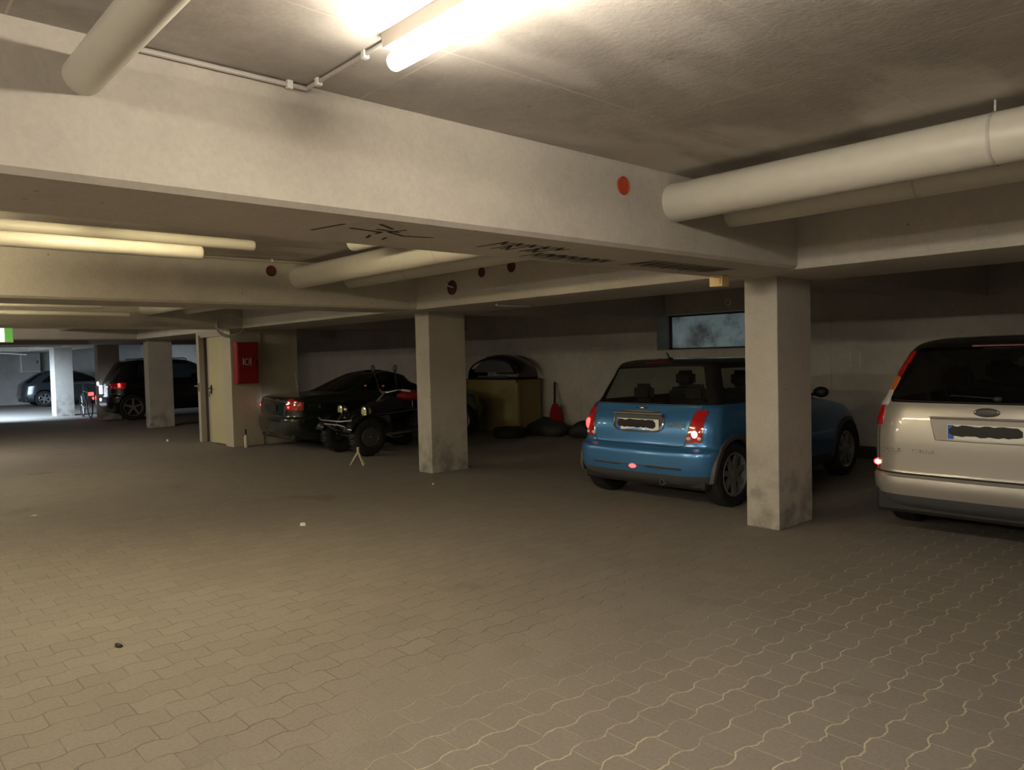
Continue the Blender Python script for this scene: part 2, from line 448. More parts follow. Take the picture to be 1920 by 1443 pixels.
# --- door block (stair access) standing in the column line
db = MB()
db.box(-13.75, -13.40, 5.41, 5.98, 0, ZB+.01, .006)       # pier carrying the red cabinet
db.box(-14.05, -13.43, 5.98, 6.70, 0, ZB+.01)             # recessed wall beside it
db.box(-15.05, -14.88, 5.41, 6.70, 0, ZB+.01)             # jamb wall
db.box(-14.90, -13.70, 5.41, 5.60, 2.02, ZB+.01)          # lintel
db.box(-14.90, -14.0, 6.2, 6.70, 0, ZB+.01)
struct('wall_stair', db, M['plaster'])
door = struct('door_1', MB().box(-14.52, -13.76, 5.45, 5.49, .02, 2.0, .004), M['steel_door'])
fr = MB(); fr.box(-14.90, -14.82, 5.37, 5.47, 0, 2.04, .004); fr.box(-14.82, -14.53, 5.52, 5.56, 0, 2.02); fr.box(-14.90, -13.74, 5.40, 5.47, 2.0, 2.05)
fr.build('door_frame', M['frame'], door)
h = MB(); h.box(-14.47, -14.43, 5.435, 5.45, .93, 1.10, .003); h.tube([(-14.45, 5.45, 1.04), (-14.45, 5.39, 1.04), (-14.34, 5.385, 1.04)], .011); h.tube([(-14.45, 5.44, .97), (-14.45, 5.41, .97), (-14.45, 5.405, .88)], .008)
h.build('door_handle', M['black'], door)
h = MB(); h.box(-14.89, -14.84, 5.34, 5.37, .98, 1.14, .004); h.tube([(-14.865, 5.35, 1.08), (-14.865, 5.29, 1.08), (-14.80, 5.28, 1.08)], .014)
h.build('door_latch', M['chrome'], door)

# --- marks written on the underside of the near beam
def stroke(mb, pts, w_=.012, z=ZB-.0015):
    for (x0, y0), (x1, y1) in zip(pts[:-1], pts[1:]):
        d = Vector((x1-x0, y1-y0)); L = d.length
        if L < 1e-5: continue
        n = Vector((-d.y, d.x))/L*w_/2; d = d/L*w_*.3
        mb.add([(x0-d.x+n.x, y0-d.y+n.y, z), (x1+d.x+n.x, y1+d.y+n.y, z), (x1+d.x-n.x, y1+d.y-n.y, z), (x0-d.x-n.x, y0-d.y-n.y, z)], [(0, 1, 2, 3)])
gm = MB()
def scrawl(xc, yc, sx_, sy_, seq):
    for L in seq: stroke(gm, [(xc+p*sx_, yc+q*sy_) for p, q in L], .016)
# group of arrows and dashes, then two scribbled words
scrawl(-3.12, 1.98, .20, .30, [[(-.6, -.9), (.5, -.75)], [(.1, -.5), (0, .1), (-.25, .1)], [(.3, -.1), (.2, .35)], [(.9, -.3), (.5, .1)], [(.6, .3), (.1, .2), (-.2, .6), (0, 1.1)], [(-.9, .2), (-.5, .1)], [(-.9, .5), (-.6, .45)]])
for k in range(5):
    y_ = 2.75+k*.105; scrawl(-3.13, y_, .13, .052, [[(-.9, -.8), (.9, -.5), (.2, .2), (.8, .8)], [(-.8, .2), (.1, -.2), (-.7, .9)]][:2 if k % 2 else 1])
for k in range(7):
    y_ = 3.22+k*.10; scrawl(-3.32, y_, .11, .05, [[(-.8, -.9), (.9, -.6), (-.2, .3), (.8, .9)], [(-.9, .4), (.6, .1)]][:1+(k % 3 > 0)])
for k in range(9):
    y_ = 4.12+k*.11; scrawl(-3.22, y_, .16, .05, [[(-.9, -.9), (.9, -.3), (-.6, .1), (.9, .9)], [(-.7, .8), (.5, .4)]][:1+(k % 2)])
gm.build('scribbled_writing', M['ink'], beams[0])

# ------------------------------------------------------------------ sleeves in the beams
def sleeve(parent, c, axis, r, plug=False, name='pipe_sleeve'):
    """short plastic sleeve let into a face; axis = outward normal"""
    mb = MB(); s = 1 if axis in ('+x',) else -1; ax = axis[1]
    ring = [(0, r), (s*.006, r), (s*.006, r*.88), (-s*.0, r*.86)]
    if plug: ring = [(0, r), (s*.008, r), (s*.010, r*.9), (s*.004, r*.86), (s*.004, .001)]
    else: ring = [(0, r), (s*.008, r), (s*.008, r*.86), (s*.001, r*.84), (s*.001, .001)]
    mb.lathe(ring, ax, 24, c)
    o = mb.build(name, M['redplug'] if plug else M['darkred'], parent, True)
    return recalc(o)
sleeve(beams[0], (-2.81, 3.438, 2.459), '+x', .052, True)
sleeve(beams[1], (-7.75, 3.60, 2.472), '+x', .058)
sleeve(girder, (-7.03, YG0, 2.315), '-y', .085); sleeve(girder, (-6.49, YG0, 2.44), '-y', .055); sleeve(girder, (-6.0, YG0, 2.452), '-y', .06)

# ================================================================== CEILING SERVICES
def pipe(name, pts, r, label, group=None, mt=None, n=28, clamps=()):
    t = thing(name, pts[0], label, 'pipe', group=group)
    o_ = Vector(pts[0]); P = [Vector(p)-o_ for p in pts]
    MB().tube(P, r, n, round_end=True).build('pipe_shell', mt or M['pipe'], t, True, 50)
    d = (P[-1]-P[0]).normalized()
    for s_ in clamps:
        c = P[0]+d*s_; mb = MB()
        mb.tube([c-d*.006, c+d*.006], r+.003, 28, caps=False)
        mb.tube([c+Vector((0, 0, r)), Vector((c.x, c.y, ZC-.004-o_.z))], .005, 8)
        mb.build('clamp', M['conduit'], t, True)
    return t
bays = [(-2.81, 1.33), (-7.75, -3.53), (-13.0, -8.47), (-18.95, -13.72)]
bl = ['in the nearest bay', 'behind the near beam', 'behind the second beam', 'behind the stair door']
for i, (a, b_) in enumerate(bays):
    L = b_-a
    pipe('insulated_pipe', [(a-.02, 3.92, 2.416), (b_+.02, 3.92, 2.416)], .116, 'thick cream insulated pipe, front of its pair, '+bl[i], 'thick insulated pipes', clamps=(1.75,) if i == 0 else (L*.62,))
    pipe('insulated_pipe', [(a-.02, 4.56, 2.42), (b_+.02, 4.56, 2.42)], .092, 'thinner insulated pipe behind the thick one, '+bl[i], 'thin insulated pipes', clamps=(1.2,))
pipe('insulated_pipe', [(-2.83, .68, 2.452), (1.33, .68, 2.452)], .062, 'grey insulated pipe at the upper left entering the near beam', 'thin insulated pipes')
pipe('insulated_pipe', [(-5.76, 3.44, 2.51), (-3.50, 3.44, 2.51)], .075, 'short cream pipe end high under the ceiling beside the thick pipe', 'thin insulated pipes')
pipe('insulated_pipe', [(-5.70, 2.10, 2.316), (-5.70, -4.5, 2.316)], .050, 'brightly lit pipe behind the near beam, the lower of two', 'crosswise lit pipes')
pipe('insulated_pipe', [(-5.92, 2.60, 2.436), (-5.92, -4.5, 2.436)], .042, 'brightly lit pipe behind the near beam, the upper of two', 'crosswise lit pipes')
pipe('insulated_pipe', [(-12.2, 3.05, 2.375), (-12.2, -4.5, 2.375)], .045, 'small yellow lit pipe end far left before the third beam, upper', 'crosswise lit pipes')
pipe('insulated_pipe', [(-12.3, 3.45, 2.265), (-12.3, -4.5, 2.265)], .035, 'small yellow lit pipe end far left before the third beam, lower', 'crosswise lit pipes')

def conduit(label, pts, r=.010, clips=(), name='cable_conduit'):
    t = thing(name, pts[0], label, 'conduit'); o_ = Vector(pts[0])
    P = [Vector(p)-o_ for p in pts]
    MB().tube(P, r, 8).build('conduit_tube', M['conduit'], t, True)
    for c in clips:
        c = Vector(c)-o_; MB().box(c.x-.012, c.x+.012, c.y-.012, c.y+.012, c.z-.014, c.z+.022, .003).build('clip', M['clip'], t)
    return t
conduit('grey cable conduit in the corner of near beam and ceiling', [(-2.795, .80, 2.578), (-2.795, 1.475, 2.578)], .010, [(-2.795, 1.40, 2.575)])
conduit('grey cable conduit on the ceiling leading to the lit lamp', [(-2.795, 1.475, 2.580), (-2.19, 1.475, 2.580)], .008, [(-2.70, 1.475, 2.578), (-2.36, 1.475, 2.578)])
conduit('thin cable conduit along the top of the second beam', [(-7.72, 2.2, 2.575), (-7.72, 4.7, 2.575)], .012, [(-7.72, 3.6, 2.575)])
conduit('thin conduit hanging at the far left below the last beam', [(-30.6, 4.35, 2.04), (-30.2, 5.2, 1.96)], .02)

def lamp(label, x0, x1, y, z=2.495, r=.030, group='fluorescent lamps', lit=True, warm=False, rz=0, new=False):  # new picks the boosted tube of the added fill lamps
    t = thing('fluorescent_lamp', (x0, y, z), label, 'lamp', rz=rz, group=group); L = x1-x0
    top = ZC-z
    mb = MB(); mb.prism([(-.032, top-.001), (.032, top-.001), (.026, max(top-.048, .008)), (-.026, max(top-.048, .008))], 'x', -.03, L+.03); mb.build('batten', M['batten'], t)
    for a in (0, L-.02):
        MB().box(a+.002, a+.016, -.010, .010, .010, max(top-.047, .02), .002).build('lamp_holder', M['white'], t)
    MB().tube([(.004, 0, 0), (L-.004, 0, 0)], r, 20, round_end=True).build('tube', (M['tube_warm'] if warm else M['tube_fill'] if new else M['tube']) if lit else M['tube_off'], t, True)
    return t
lamp('long lit fluorescent lamp on the near ceiling, at the top edge', -2.17, -.62, 1.47)
lamp('lit fluorescent lamp hidden behind the near beam', -5.35, -3.85, 1.47, warm=True)
lamp('added fill lamp behind the near beam, left of the frame', -6.75, -5.25, -.56, z=2.553, r=.024, warm=True, rz=PI/2)  # unseen lamp added to brighten the second beam
lamp('lit fluorescent lamp hidden behind the second beam', -11.9, -10.4, 1.47, z=2.553, r=.024, warm=True)
lamp('lit fluorescent lamp hidden behind the third beam', -16.2, -14.7, 1.2)
lamp('added fill lamp on the ceiling behind the camera', 3.7, 5.2, 1.47)  # unseen lamp added to lift the faces turned to the camera
lamp('added fill lamp over the opposite parking bays, behind the camera', -1.6, -.1, -3.2, new=True)  # added out of view as fill for upright surfaces
lamp('added fill lamp over the opposite parking bays, right of the camera', .1, 1.0, -1.8)  # extra unseen fill for the column sides
lamp('added fill lamp over the opposite parking bays, left of the camera', -6.0, -4.5, -3.6, new=True)  # another added fill lamp, out of view
lamp('small whitish fluorescent lamp far left between the last columns', -30.2, -28.7, 7.1, z=2.30, lit=False)

t = thing('meter_box', (X0+.02, 6.45, 1.75), 'pale grey box on the far end wall at the left edge', 'box')
MB().box(0, .25, -.35, .35, -.42, .42, .02).build('box_housing', M['white'], t); MB().box(.25, .262, -.31, .31, -.38, .38, .006).build('box_door', M['conduit'], t); MB().box(.262, .28, .22, .25, -.06, .06, .004).build('door_handle', M['black'], t)
lamp('added fill lamp over the opposite bays facing the quad bike', -11.6, -10.1, -3.4, new=True)  # added unseen to brighten the middle distance
lamp('added fill lamp over the aisle facing the stair door', -17.0, -15.5, -.6, new=True)  # added unseen to brighten the door block and far floor
# lit exit sign
t = thing('exit_sign', (-12.96, 1.80, 1.985), 'lit white and green exit sign at the left edge below a beam', 'exit sign')
MB().box(-.05, -.001, -.30, .28, -.11, .10, .006).build('sign_housing', M['white'], t)
MB().box(-.001, .004, -.29, .17, -.098, .092).build('white_panel', M['exitw'], t)['label'] = 'white glowing panel'
MB().box(-.001, .003, .17, .27, -.098, .092).build('green_panel', M['exitg'], t)['label'] = 'green panel'
MB().box(-.045, -.02, 0, .02, .10, ZB-1.985+.005).build('bracket', M['conduit'], t)

t = thing('junction_box', (-3.44, 5.40, ZB), 'small yellow box stuck under the girder beside the near column', 'box')
MB().box(-.06, .06, -.05, .05, -.085, 0, .006).build('box_body', M['yellow'], t)
MB().box(-.045, .045, -.058, -.05, -.07, -.015, .003).build('box_lid', M['yellow'], t)
tag(MB().tube([(-6.54, 5.72, ZB-.018), (-6.54, 6.25, ZB-.018)], .014, 10, round_end=True).build('bare_tube', M['tube_off'], smooth=True), 'faint white tube under the girder right of the second column', 'tube')
tag(recalc(MB().lathe([(0, .055), (-.02, .055), (-.02, .035), (0, .035)], 'y', 20, (-6.71, YW, 2.285), True).build('wall_ring', M['white'], smooth=True)), 'small round white ring on the back wall above the window', 'pipe end')
tag(recalc(MB().lathe([(0, .075), (-.012, .075), (-.012, .001)], 'y', 20, (-8.50, YW, 2.37)).build('vent_cover', M['black'], smooth=True)), 'small dark round cap on the back wall left of the window', 'vent')
tag(MB().box(-3.06, -2.97, YG0-.03, YG0, 2.44, 2.50, .004).build('junction_box', M['grey_plastic']), 'small dark box on the girder beneath the thick pipe', 'box')
tag(MB().tube([(-7.15, YG0-.012, 2.42), (-7.12, YG0-.02, 2.36), (-7.05, YG0-.02, 2.33), (-7.0, YG0-.01, 2.315)], .008, 8).build('cable', M['clip'], smooth=True), 'short pale cable hanging into the red sleeve on the girder', 'cable')
cc = MB(); 
for k in range(3):
    cc.tube([(-12.98+.012*k, 5.25+.24*math.cos(a), 2.13+.02*k+.19*math.sin(a)) for a in np.linspace(-.3, PI*1.9, 30)], .009, 8)
cc.build('cable_coil', M['conduit'], smooth=True)
tag(C.objects['cable_coil'], 'pale coil of hose hanging above the red cabinet', 'hose')

# ================================================================== CAR BUILDER
def pchip(x, y, xi):
    x = np.asarray(x, float); y = np.asarray(y, float); h = np.diff(x); d = np.diff(y, axis=0)/h[:, None]
    mth = np.zeros_like(y)
    for k in range(1, len(x)-1):
        a, b_ = d[k-1], d[k]; w1 = 2*h[k]+h[k-1]; w2 = h[k]+2*h[k-1]
        ok = a*b_ > 0
        with np.errstate(divide='ignore', invalid='ignore'):
            mth[k] = np.where(ok, (w1+w2)/(w1/np.where(ok, a, 1)+w2/np.where(ok, b_, 1)), 0)
    mth[0] = d[0]; mth[-1] = d[-1]
    k = np.clip(np.searchsorted(x, xi, side='right')-1, 0, len(x)-2)
    t = ((xi-x[k])/h[k])[:, None]; H = h[k][:, None]
    return (2*t**3-3*t**2+1)*y[k]+(t**3-2*t**2+t)*H*mth[k]+(-2*t**3+3*t**2)*y[k+1]+(t**3-t**2)*H*mth[k+1]
def sdpoly(P, poly, r=0.):
    poly = np.asarray(poly, float); n = len(poly)
    d = np.full(len(P), 1e9); s = np.ones(len(P))
    for i in range(n):
        a = poly[i]; b_ = poly[i-1]; e = b_-a; q = P-a
        t = np.clip((q@e)/max(e@e, 1e-12), 0, 1); bb = q-t[:, None]*e
        d = np.minimum(d, (bb**2).sum(1))
        c1 = P[:, 1] >= a[1]; c2 = P[:, 1] < b_[1]; c3 = e[0]*q[:, 1] > e[1]*q[:, 0]
        flip = (c1 & c2 & c3) | (~c1 & ~c2 & ~c3); s = np.where(flip, -s, s)
    return s*np.sqrt(d)-r

class Car:
    """hull = stack of plan outlines; local rear at y=0, nose towards +y"""
    def __init__(s, levels, res=.02, rear=(.36, .22), front=(.5, .45), rb=.05, fb=.12, sidec=.03):
        s.L = np.array(levels, float)          # z, yr, yf, w
        s.rear, s.front, s.rb, s.fb, s.sidec = rear, front, rb, fb, sidec
        ds = np.sqrt(np.diff(s.L[:, 0])**2+np.maximum(np.abs(np.diff(s.L[:, 1])), np.abs(np.diff(s.L[:, 2]))*.7)**2+np.diff(s.L[:, 3])**2)
        s.t = np.concatenate([[0], np.cumsum(np.maximum(ds, 1e-3))])
        ti = []
        for a, b_ in zip(s.t[:-1], s.t[1:]):
            ti += list(np.linspace(a, b_, max(2, int((b_-a)/res)+1))[:-1])
        ti.append(s.t[-1]); s.ti = np.array(ti)
        s.lv = pchip(s.t, s.L, s.ti)
        ring = [s.outline(l, res) for l in s.lv]
        s.G = np.array(ring); s.nt, s.ns = s.G.shape[:2]
        s.V = s.G.reshape(-1, 3)
        i, j = np.meshgrid(np.arange(s.nt-1), np.arange(s.ns), indexing='ij')
        j2 = (j+1) % s.ns
        s.F = np.stack([i*s.ns+j, i*s.ns+j2, (i+1)*s.ns+j2, (i+1)*s.ns+j], -1).reshape(-1, 4)
        s.zone = np.tile(s.zs, s.nt-1)          # 0 rear 1 side 2 front per face
        s.cen = s.V[s.F].mean(1)
        s.own = np.zeros(len(s.F), int)
    def outline(s, lev, res):
        z, yr, yf, w_ = lev; h = (yf-yr)/2; ym = (yf+yr)/2
        k = min(1, w_/.6, max(h, .01)/.6)
        rxr, ryr = min(s.rear[0], w_*.9), min(s.rear[1]*k, h*.9); rxf, ryf = min(s.front[0], w_*.9), min(s.front[1]*k, h*.9)
        rb, fb = s.rb*k, s.fb*k
        nR, nC, nS, nF = int(.55/res), int(.42/res), int(3.2/res), int(.4/res)
        pts = []; zs = []
        for u_ in np.linspace(0, 1, nR, endpoint=False):
            x = u_*(w_-rxr); pts.append((x, yr+rb*(x/w_)**2)); zs.append(0)
        xr = w_-rxr; yb = yr+rb*(xr/w_)**2
        for a in np.linspace(0, PI/2, nC, endpoint=False):
            pts.append((xr+rxr*math.sin(a), yb+ryr*(1-math.cos(a)))); zs.append(0)
        ya = yb+ryr; yb2 = yf-ryf-fb*((w_-rxf)/w_)**2
        for u_ in np.linspace(0, 1, nS, endpoint=False):
            y = ya+(yb2-ya)*u_; pts.append((w_, y)); zs.append(1)
        xf = w_-rxf; ycf = yf-fb*(xf/w_)**2
        for a in np.linspace(0, PI/2, nC, endpoint=False):
            pts.append((xf+rxf*math.cos(a), yb2+(ycf-yb2)*math.sin(a))); zs.append(2)
        for u_ in np.linspace(1, 0, nF+1):
            x = u_*xf; pts.append((x, yf-fb*(x/w_)**2)); zs.append(2)
        pts = np.array(pts); c = s.sidec*np.clip(np.abs((pts[:, 1]-ym)/max(h, .1)), 0, 1)**2.5
        pts[:, 0] *= (1-c)
        full = np.concatenate([pts, (pts*[-1, 1])[-2:0:-1]])
        zs = np.array(zs); s.zs = np.concatenate([zs[:-1], zs[:-1][::-1]])
        return np.column_stack([full, np.full(len(full), z)])
    def lev_at(s, z):
        i = np.searchsorted(s.lv[:, 0], z); i = min(max(i, 1), len(s.lv)-1)
        a, b_ = s.lv[i-1], s.lv[i]; t = 0 if b_[0] == a[0] else (z-a[0])/(b_[0]-a[0]); return a+(b_-a)*t
    def rear_y(s, x, z):
        o = s.outline(s.lev_at(z), .01); o = o[:len(o)//2]; k = np.argmax(o[:, 0] > .999*o[:, 0].max())
        return float(np.interp(abs(x), o[:k+1, 0], o[:k+1, 1]))
    def side_x(s, y, z):
        o = s.outline(s.lev_at(z), .01); o = o[:len(o)//2]; k = np.argsort(o[:, 1])
        return float(np.interp(y, o[k, 1], o[k, 0]))
    def coords(s, P, plane):
        return {'xz': np.column_stack([np.abs(P[:, 0]), P[:, 2]]), 'yz': P[:, 1:3], 'Xz': P[:, [0, 2]]}[plane]
    def region(s, idn, plane, poly, r=0., zones=(0,), sgn=0, only=0):
        ok = np.isin(s.zone, zones) & (s.own == only)
        if sgn: ok &= (s.cen[:, 0]*sgn > 0)
        idx = np.where(ok)[0]
        if len(idx) == 0: return
        f = sdpoly(s.coords(s.cen[idx], plane), poly, r); inn = idx[f < 0]; s.own[inn] = idn
        # snap the boundary vertices onto the outline
        a = np.unique(s.F[inn]); b_ = np.unique(s.F[np.setdiff1d(idx, inn)]); bd = np.intersect1d(a, b_)
        if len(bd) == 0: return
        P = s.V[bd].copy(); Q = s.coords(P, plane); e = 1e-4
        f0 = sdpoly(Q, poly, r); gx = (sdpoly(Q+[e, 0], poly, r)-f0)/e; gy = (sdpoly(Q+[0, e], poly, r)-f0)/e
        f0 = np.clip(f0, -.012, .012)
        if plane == 'yz': P[:, 1] -= f0*gx
        elif plane == 'xz': P[:, 0] -= f0*gx*np.sign(P[:, 0]+1e-9)
        else: P[:, 0] -= f0*gx
        P[:, 2] -= f0*gy; s.V[bd] = P
    def wheel_hole(s, yc, zc, R):
        ok = (s.zone == 1) | (np.abs(s.cen[:, 0]) > s.L[:, 3].max()*.8)
        ang = np.linspace(0, 2*PI, 40, endpoint=False); s_only = s.own.copy()
        idx = np.where(ok & (s.own == 0))[0]; c = s.cen[idx]
        d = np.hypot(c[:, 1]-yc, c[:, 2]-zc); inn = idx[(d < R) | ((np.abs(c[:, 1]-yc) < R) & (c[:, 2] < zc))]; s.own[inn] = -1
        bd = np.intersect1d(np.unique(s.F[inn]), np.unique(s.F[np.setdiff1d(idx, inn)]))
        P = s.V[bd]; d = np.hypot(P[:, 1]-yc, P[:, 2]-zc); m_ = (P[:, 2] > zc) & (np.abs(d-R) < .03)
        k = (R/d)[m_]; P[m_, 1] = yc+(P[m_, 1]-yc)*k; P[m_, 2] = zc+(P[m_, 2]-zc)*k; s.V[bd] = P
    def part(s, name, idn, mt, parent, off=0., rim=0.):
        fs = s.F[s.own == idn]
        if len(fs) == 0: return None
        used, inv = np.unique(fs, return_inverse=True); V = s.V[used].copy()
        if off:
            n = np.zeros_like(s.V); a, b_, c, d = (s.V[s.F[:, k]] for k in range(4)); fn = np.cross(c-a, d-b_)
            for k in range(4): np.add.at(n, s.F[:, k], fn)
            n /= np.maximum(np.linalg.norm(n, axis=1, keepdims=True), 1e-9)
            V = V+n[used]*off
        F = inv.reshape(-1, 4); nv = len(V); faces = [tuple(f) for f in F]; verts = [tuple(v) for v in V]
        if off:  # skirt back to the hull so it has thickness
            from collections import Counter
            E_ = Counter(); 
            for f in faces:
                for k in range(4): E_[frozenset((f[k], f[(k+1) % 4]))] += 1
            base = [tuple(v) for v in s.V[used]-n[used]*.004]; verts += base
            for f in faces[:]:
                for k in range(4):
                    p, q = f[k], f[(k+1) % 4]
                    if E_[frozenset((p, q))] == 1: faces.append((q, p, p+nv, q+nv))
        return link(name, verts, faces, mt, parent, True, sharp=48)

def wheel(parent, x, y, R, wd, side, spokes=5, rimR=None, mt=None, style='star', rim_mt=None):
    """side=+1: outer face towards +x"""
    rimR = rimR or R*.66; s = side; ty = MB()
    h = wd/2; rr = .03
    prof = [(-h*.85, rimR), (-h, rimR+.02), (-h, R-rr), (-h+rr*.6, R-.006), (-h*.5, R), (0, R+.001), (h*.5, R), (h-rr*.6, R-.006), (h, R-rr), (h, rimR+.02), (h*.85, rimR), (h*.6, rimR-.01), (-h*.6, rimR-.01)]
    ty.lathe(prof, 'x', 40, (x, y, R), True)
    t = recalc(ty.build('tyre', M['rubber'], parent, True, 35))
    rb = MB()
    rb.lathe([(s*h*.86, rimR+.001), (s*h*.93, rimR-.008), (s*h*.80, rimR-.020), (s*h*.1, rimR-.03), (s*h*.1, rimR-.01)], 'x', 40, (x, y, R), True)
    rb.lathe([(s*h*.45, .001), (s*h*.45, rimR*.24), (s*h*.70, rimR*.22), (s*h*.80, rimR*.16), (s*h*.82, .001)], 'x', 20, (x, y, R))
    for k in range(spokes):
        a = 2*PI*k/spokes+.3
        for da, wi, wo in ([(0, .030, .022)] if style == 'star' else [(-.17, .014, .012), (.17, .014, .012)]):
            ca, sa = math.cos(a+da), math.sin(a+da)
            def pt(r_, off, dx): return (x+s*dx, y+ca*r_-sa*off, R+sa*r_+ca*off)
            x0_, x1_ = h*.42, h*.74
            vs = []
            for r_, w2, top in ((rimR*.15, wi, h*.76), (rimR*.6, (wi+wo)/2, h*.74), (rimR*.97, wo, h*.80)):
                vs += [pt(r_, -w2, top), pt(r_, w2, top), pt(r_, w2, top-.03), pt(r_, -w2, top-.03)]
            fs = []
            for q in (0, 4):
                for e in range(4): fs.append((q+e, q+(e+1) % 4, q+4+(e+1) % 4, q+4+e))
            rb.add(vs, fs)
    recalc(rb.build('rim', rim_mt or M['alloy'], t, True, 30))
    bk = MB().lathe([(s*h*.05, .001), (s*h*.05, rimR-.015), (-s*h*.3, rimR-.015), (-s*h*.3, .001)], 'x', 24, (x, y, R))
    recalc(bk.build('brake_disc', M['steel'] if style != 'star' else M['black'], t, True, 30))
    return t
def seat(parent, x, y, z0, back_h=.62, lean=.16, mt=None, head=True, wd=.24):
    mb = MB(); mb.box(x-wd, x+wd, y-.02, y+.5, z0, z0+.16, .05, 3)
    bm = bmesh.new(); bmesh.ops.create_cube(bm, size=1)
    for v in bm.verts: v.co = Vector((v.co.x*wd*2, v.co.y*.13, v.co.z*back_h))
    bmesh.ops.bevel(bm, geom=list(bm.edges), offset=.045, segments=3, affect='EDGES')
    mb.frombm(bm, Matrix.Translation((x, y-.02, z0+.1+back_h/2)) @ Matrix.Rotation(lean, 4, 'X'))
    o = mb.build('seat', mt or M['seat'], parent, True)
    if head:
        hb = MB(); bm = bmesh.new(); bmesh.ops.create_cube(bm, size=1)
        for v in bm.verts: v.co = Vector((v.co.x*.26, v.co.y*.10, v.co.z*.19))
        bmesh.ops.bevel(bm, geom=list(bm.edges), offset=.045, segments=3, affect='EDGES')
        yy = y-.02-math.tan(lean)*(back_h/2+.12)
        hb.frombm(bm, Matrix.Translation((x, yy, z0+.1+back_h+.10)))
        for sx_ in (-.05, .05): hb.tube([(x+sx_, yy+.01, z0+.1+back_h-.06), (x+sx_, yy, z0+.1+back_h+.06)], .007, 8)
        hb.build('headrest', mt or M['seat'], o, True)
    return o
def strip_on_rear(car, pts, hw, off=.003, name='panel_gap', mt=None, parent=None, n=8):
    """thin ribbon following the rear surface through (x,z) points"""
    P = []
    for (x0, z0), (x1, z1) in zip(pts[:-1], pts[1:]):
        for t_ in np.linspace(0, 1, n, endpoint=False): P.append((x0+(x1-x0)*t_, z0+(z1-z0)*t_))
    P.append(pts[-1]); V = [(x, car.rear_y(x, z)-off, z) for x, z in P]
    return MB().tube(V, hw, 6).build(name, mt or M['black'], parent, True)
def wheelset(t, car, yr, yf, R, wd, W, **k):
    for y in (yr, yf):
        for sd in (-1, 1): wheel(t, sd*(W-wd/2-.012), y, R, wd, sd, **k)
def arch_liner(t, car, ys, zc, R, W):
    for y in ys:
        for sd in (-1, 1):
            mb = MB()
            an = np.linspace(-.05*PI, 1.05*PI, 20); xs = (sd*(W-.012), sd*(W-.34))
            vs = [(x, y+R*math.cos(a), zc+R*math.sin(a)) for x in xs for a in an]; n = len(an)
            fs = [(i, i+1, n+i+1, n+i) for i in range(n-1)]; fs.append(tuple(range(n, 2*n)))
            mb.add(vs, fs).build('wheel_housing', M['black'], t)
def plate(t, x, y, z, tilt=0, w_=.52, h_=.112, redacted=True):
    p = MB().box(x-w_/2, x+w_/2, y-.006, y, z-h_/2, z+h_/2, .002).build('number_plate', M['plate'], t)
    MB().box(x-w_/2+.004, x-w_/2+.045, y-.0075, y-.006, z-h_/2+.004, z+h_/2-.004).build('blue_band', M['plate_blue'], p)
    if redacted:
        r_ = random.Random(int(x*100)+3); up_, lo = [], []
        n = 16
        for k in range(n+1):
            f = k/n; xx = x-w_/2+.012+(w_-.05)*f; e = min(1, math.sin(PI*f)*3+.45)
            up_.append((xx, z+(.046+r_.uniform(-.006, .008))*e)); lo.append((xx, z-(.030+r_.uniform(-.006, .006))*e))
        MB().prism(up_+lo[::-1], 'y', y-.0095, y-.0076).build('redaction_patch', M['redaction_black'], p)  # added patch masking the lettering, not a real plate part
    return p

